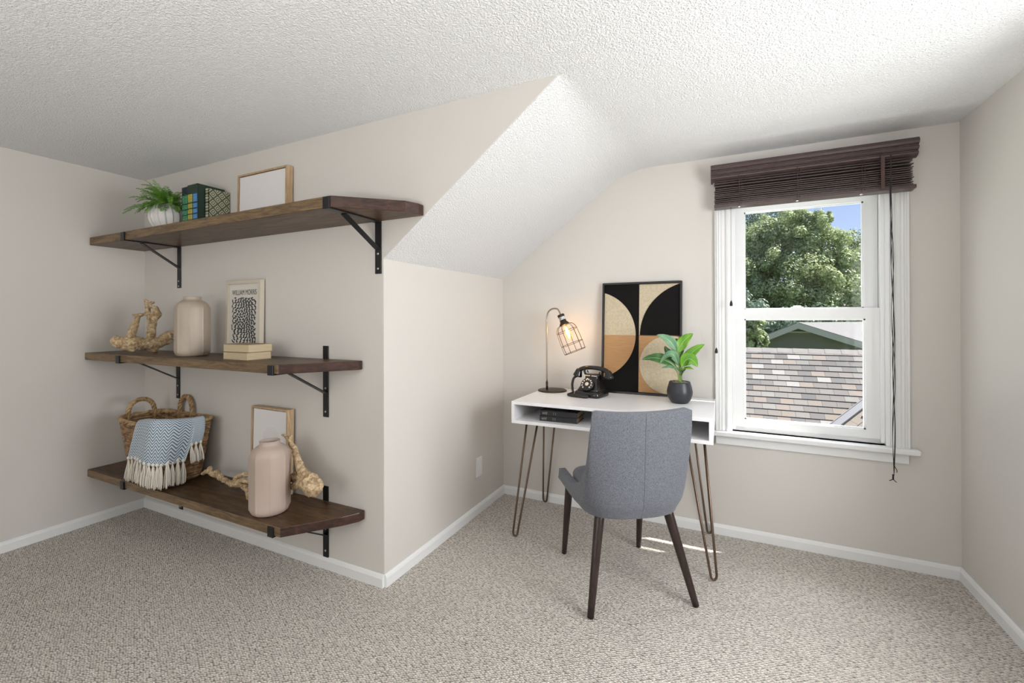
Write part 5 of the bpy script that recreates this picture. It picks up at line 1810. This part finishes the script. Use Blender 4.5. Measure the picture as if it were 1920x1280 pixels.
Y1 = 34
KM = 1.26
tree('maple_tree', 'big leafy maple filling the upper pane behind the green house', (4.2, Y1 + 1.0, -3.2),
     [C(1425, 455, Y1, 1.3 * KM), C(1465, 430, Y1, 1.25 * KM), C(1500, 450, Y1, 1.4 * KM), C(1530, 430, Y1 - 0.5, 0.85 * KM), C(1548, 470, Y1, 1.2 * KM), C(1440, 520, Y1 - 0.8, 1.6 * KM), C(1500, 530, Y1 - 1.0, 1.7 * KM), C(1560, 540, Y1 - 0.7, 1.6 * KM),
      C(1400, 480, Y1, 1.4 * KM), C(1590, 505, Y1, 1.2 * KM), C(1395, 560, Y1 - 1, 1.5 * KM), C(1450, 590, Y1 - 1, 1.5 * KM), C(1520, 590, Y1 - 1, 1.5 * KM), C(1600, 570, Y1 - 0.5, 1.5 * KM), C(1630, 545, Y1, 1.3 * KM), C(1370, 530, Y1, 1.7 * KM), C(1545, 412, Y1 - 0.5, 0.4 * KM), C(1510, 408, Y1 - 0.5, 0.35 * KM)],
     0.13, 110000, M['fol_maple'], 21)
tree('hazy_tree', 'bluish green taller tree behind the big maple at upper left', (2.0, 42, -3.2), [C(1400, 415, 41, 1.9), C(1440, 420, 41, 1.8), C(1485, 415, 41, 1.5), C(1380, 440, 41, 2.7), C(1470, 450, 41, 2.2)], 0.15, 11000, M['fol_blue'], 5)
tree('yellowish_tree', 'yellowish green tree at the right edge of the upper pane', (14.5, 47, -3.2), [C(1615, 455, 45, 1.5), C(1640, 475, 45, 2.2), C(1600, 475, 45, 1.0), C(1622, 520, 45, 2.2), C(1588, 445, 45, 0.33), C(1596, 452, 45, 0.45)], 0.13, 9000, M['fol_yellow'], 8)
tree('near_shrub_tree', 'small tree in front of the green house at lower left of pane', (1.15, 17.3, -3.2), [C(1402, 618, 17, 0.42), C(1418, 632, 17, 0.34), C(1393, 642, 17, 0.42), C(1425, 642, 17, 0.20), C(1411, 603, 17, 0.40), C(1386, 615, 17, 0.5)], 0.085, 7000, M['fol_maple'], 15)
tree('dark_backdrop_tree', 'dark bluish tree between the maple and the green gable', (3.3, 30.5, -3.2), [C(1440, 618, 29, 1.1), C(1470, 612, 29, 1.1), C(1500, 604, 29, 1.1), C(1410, 625, 29, 1.3), C(1540, 602, 29, 0.9), C(1575, 602, 29, 0.7), C(1395, 590, 29, 1.3), C(1425, 592, 29, 1.0), C(1560, 596, 29, 0.6), C(1370, 575, 29, 1.4)], 0.16, 6000, M['fol_blue'], 33)
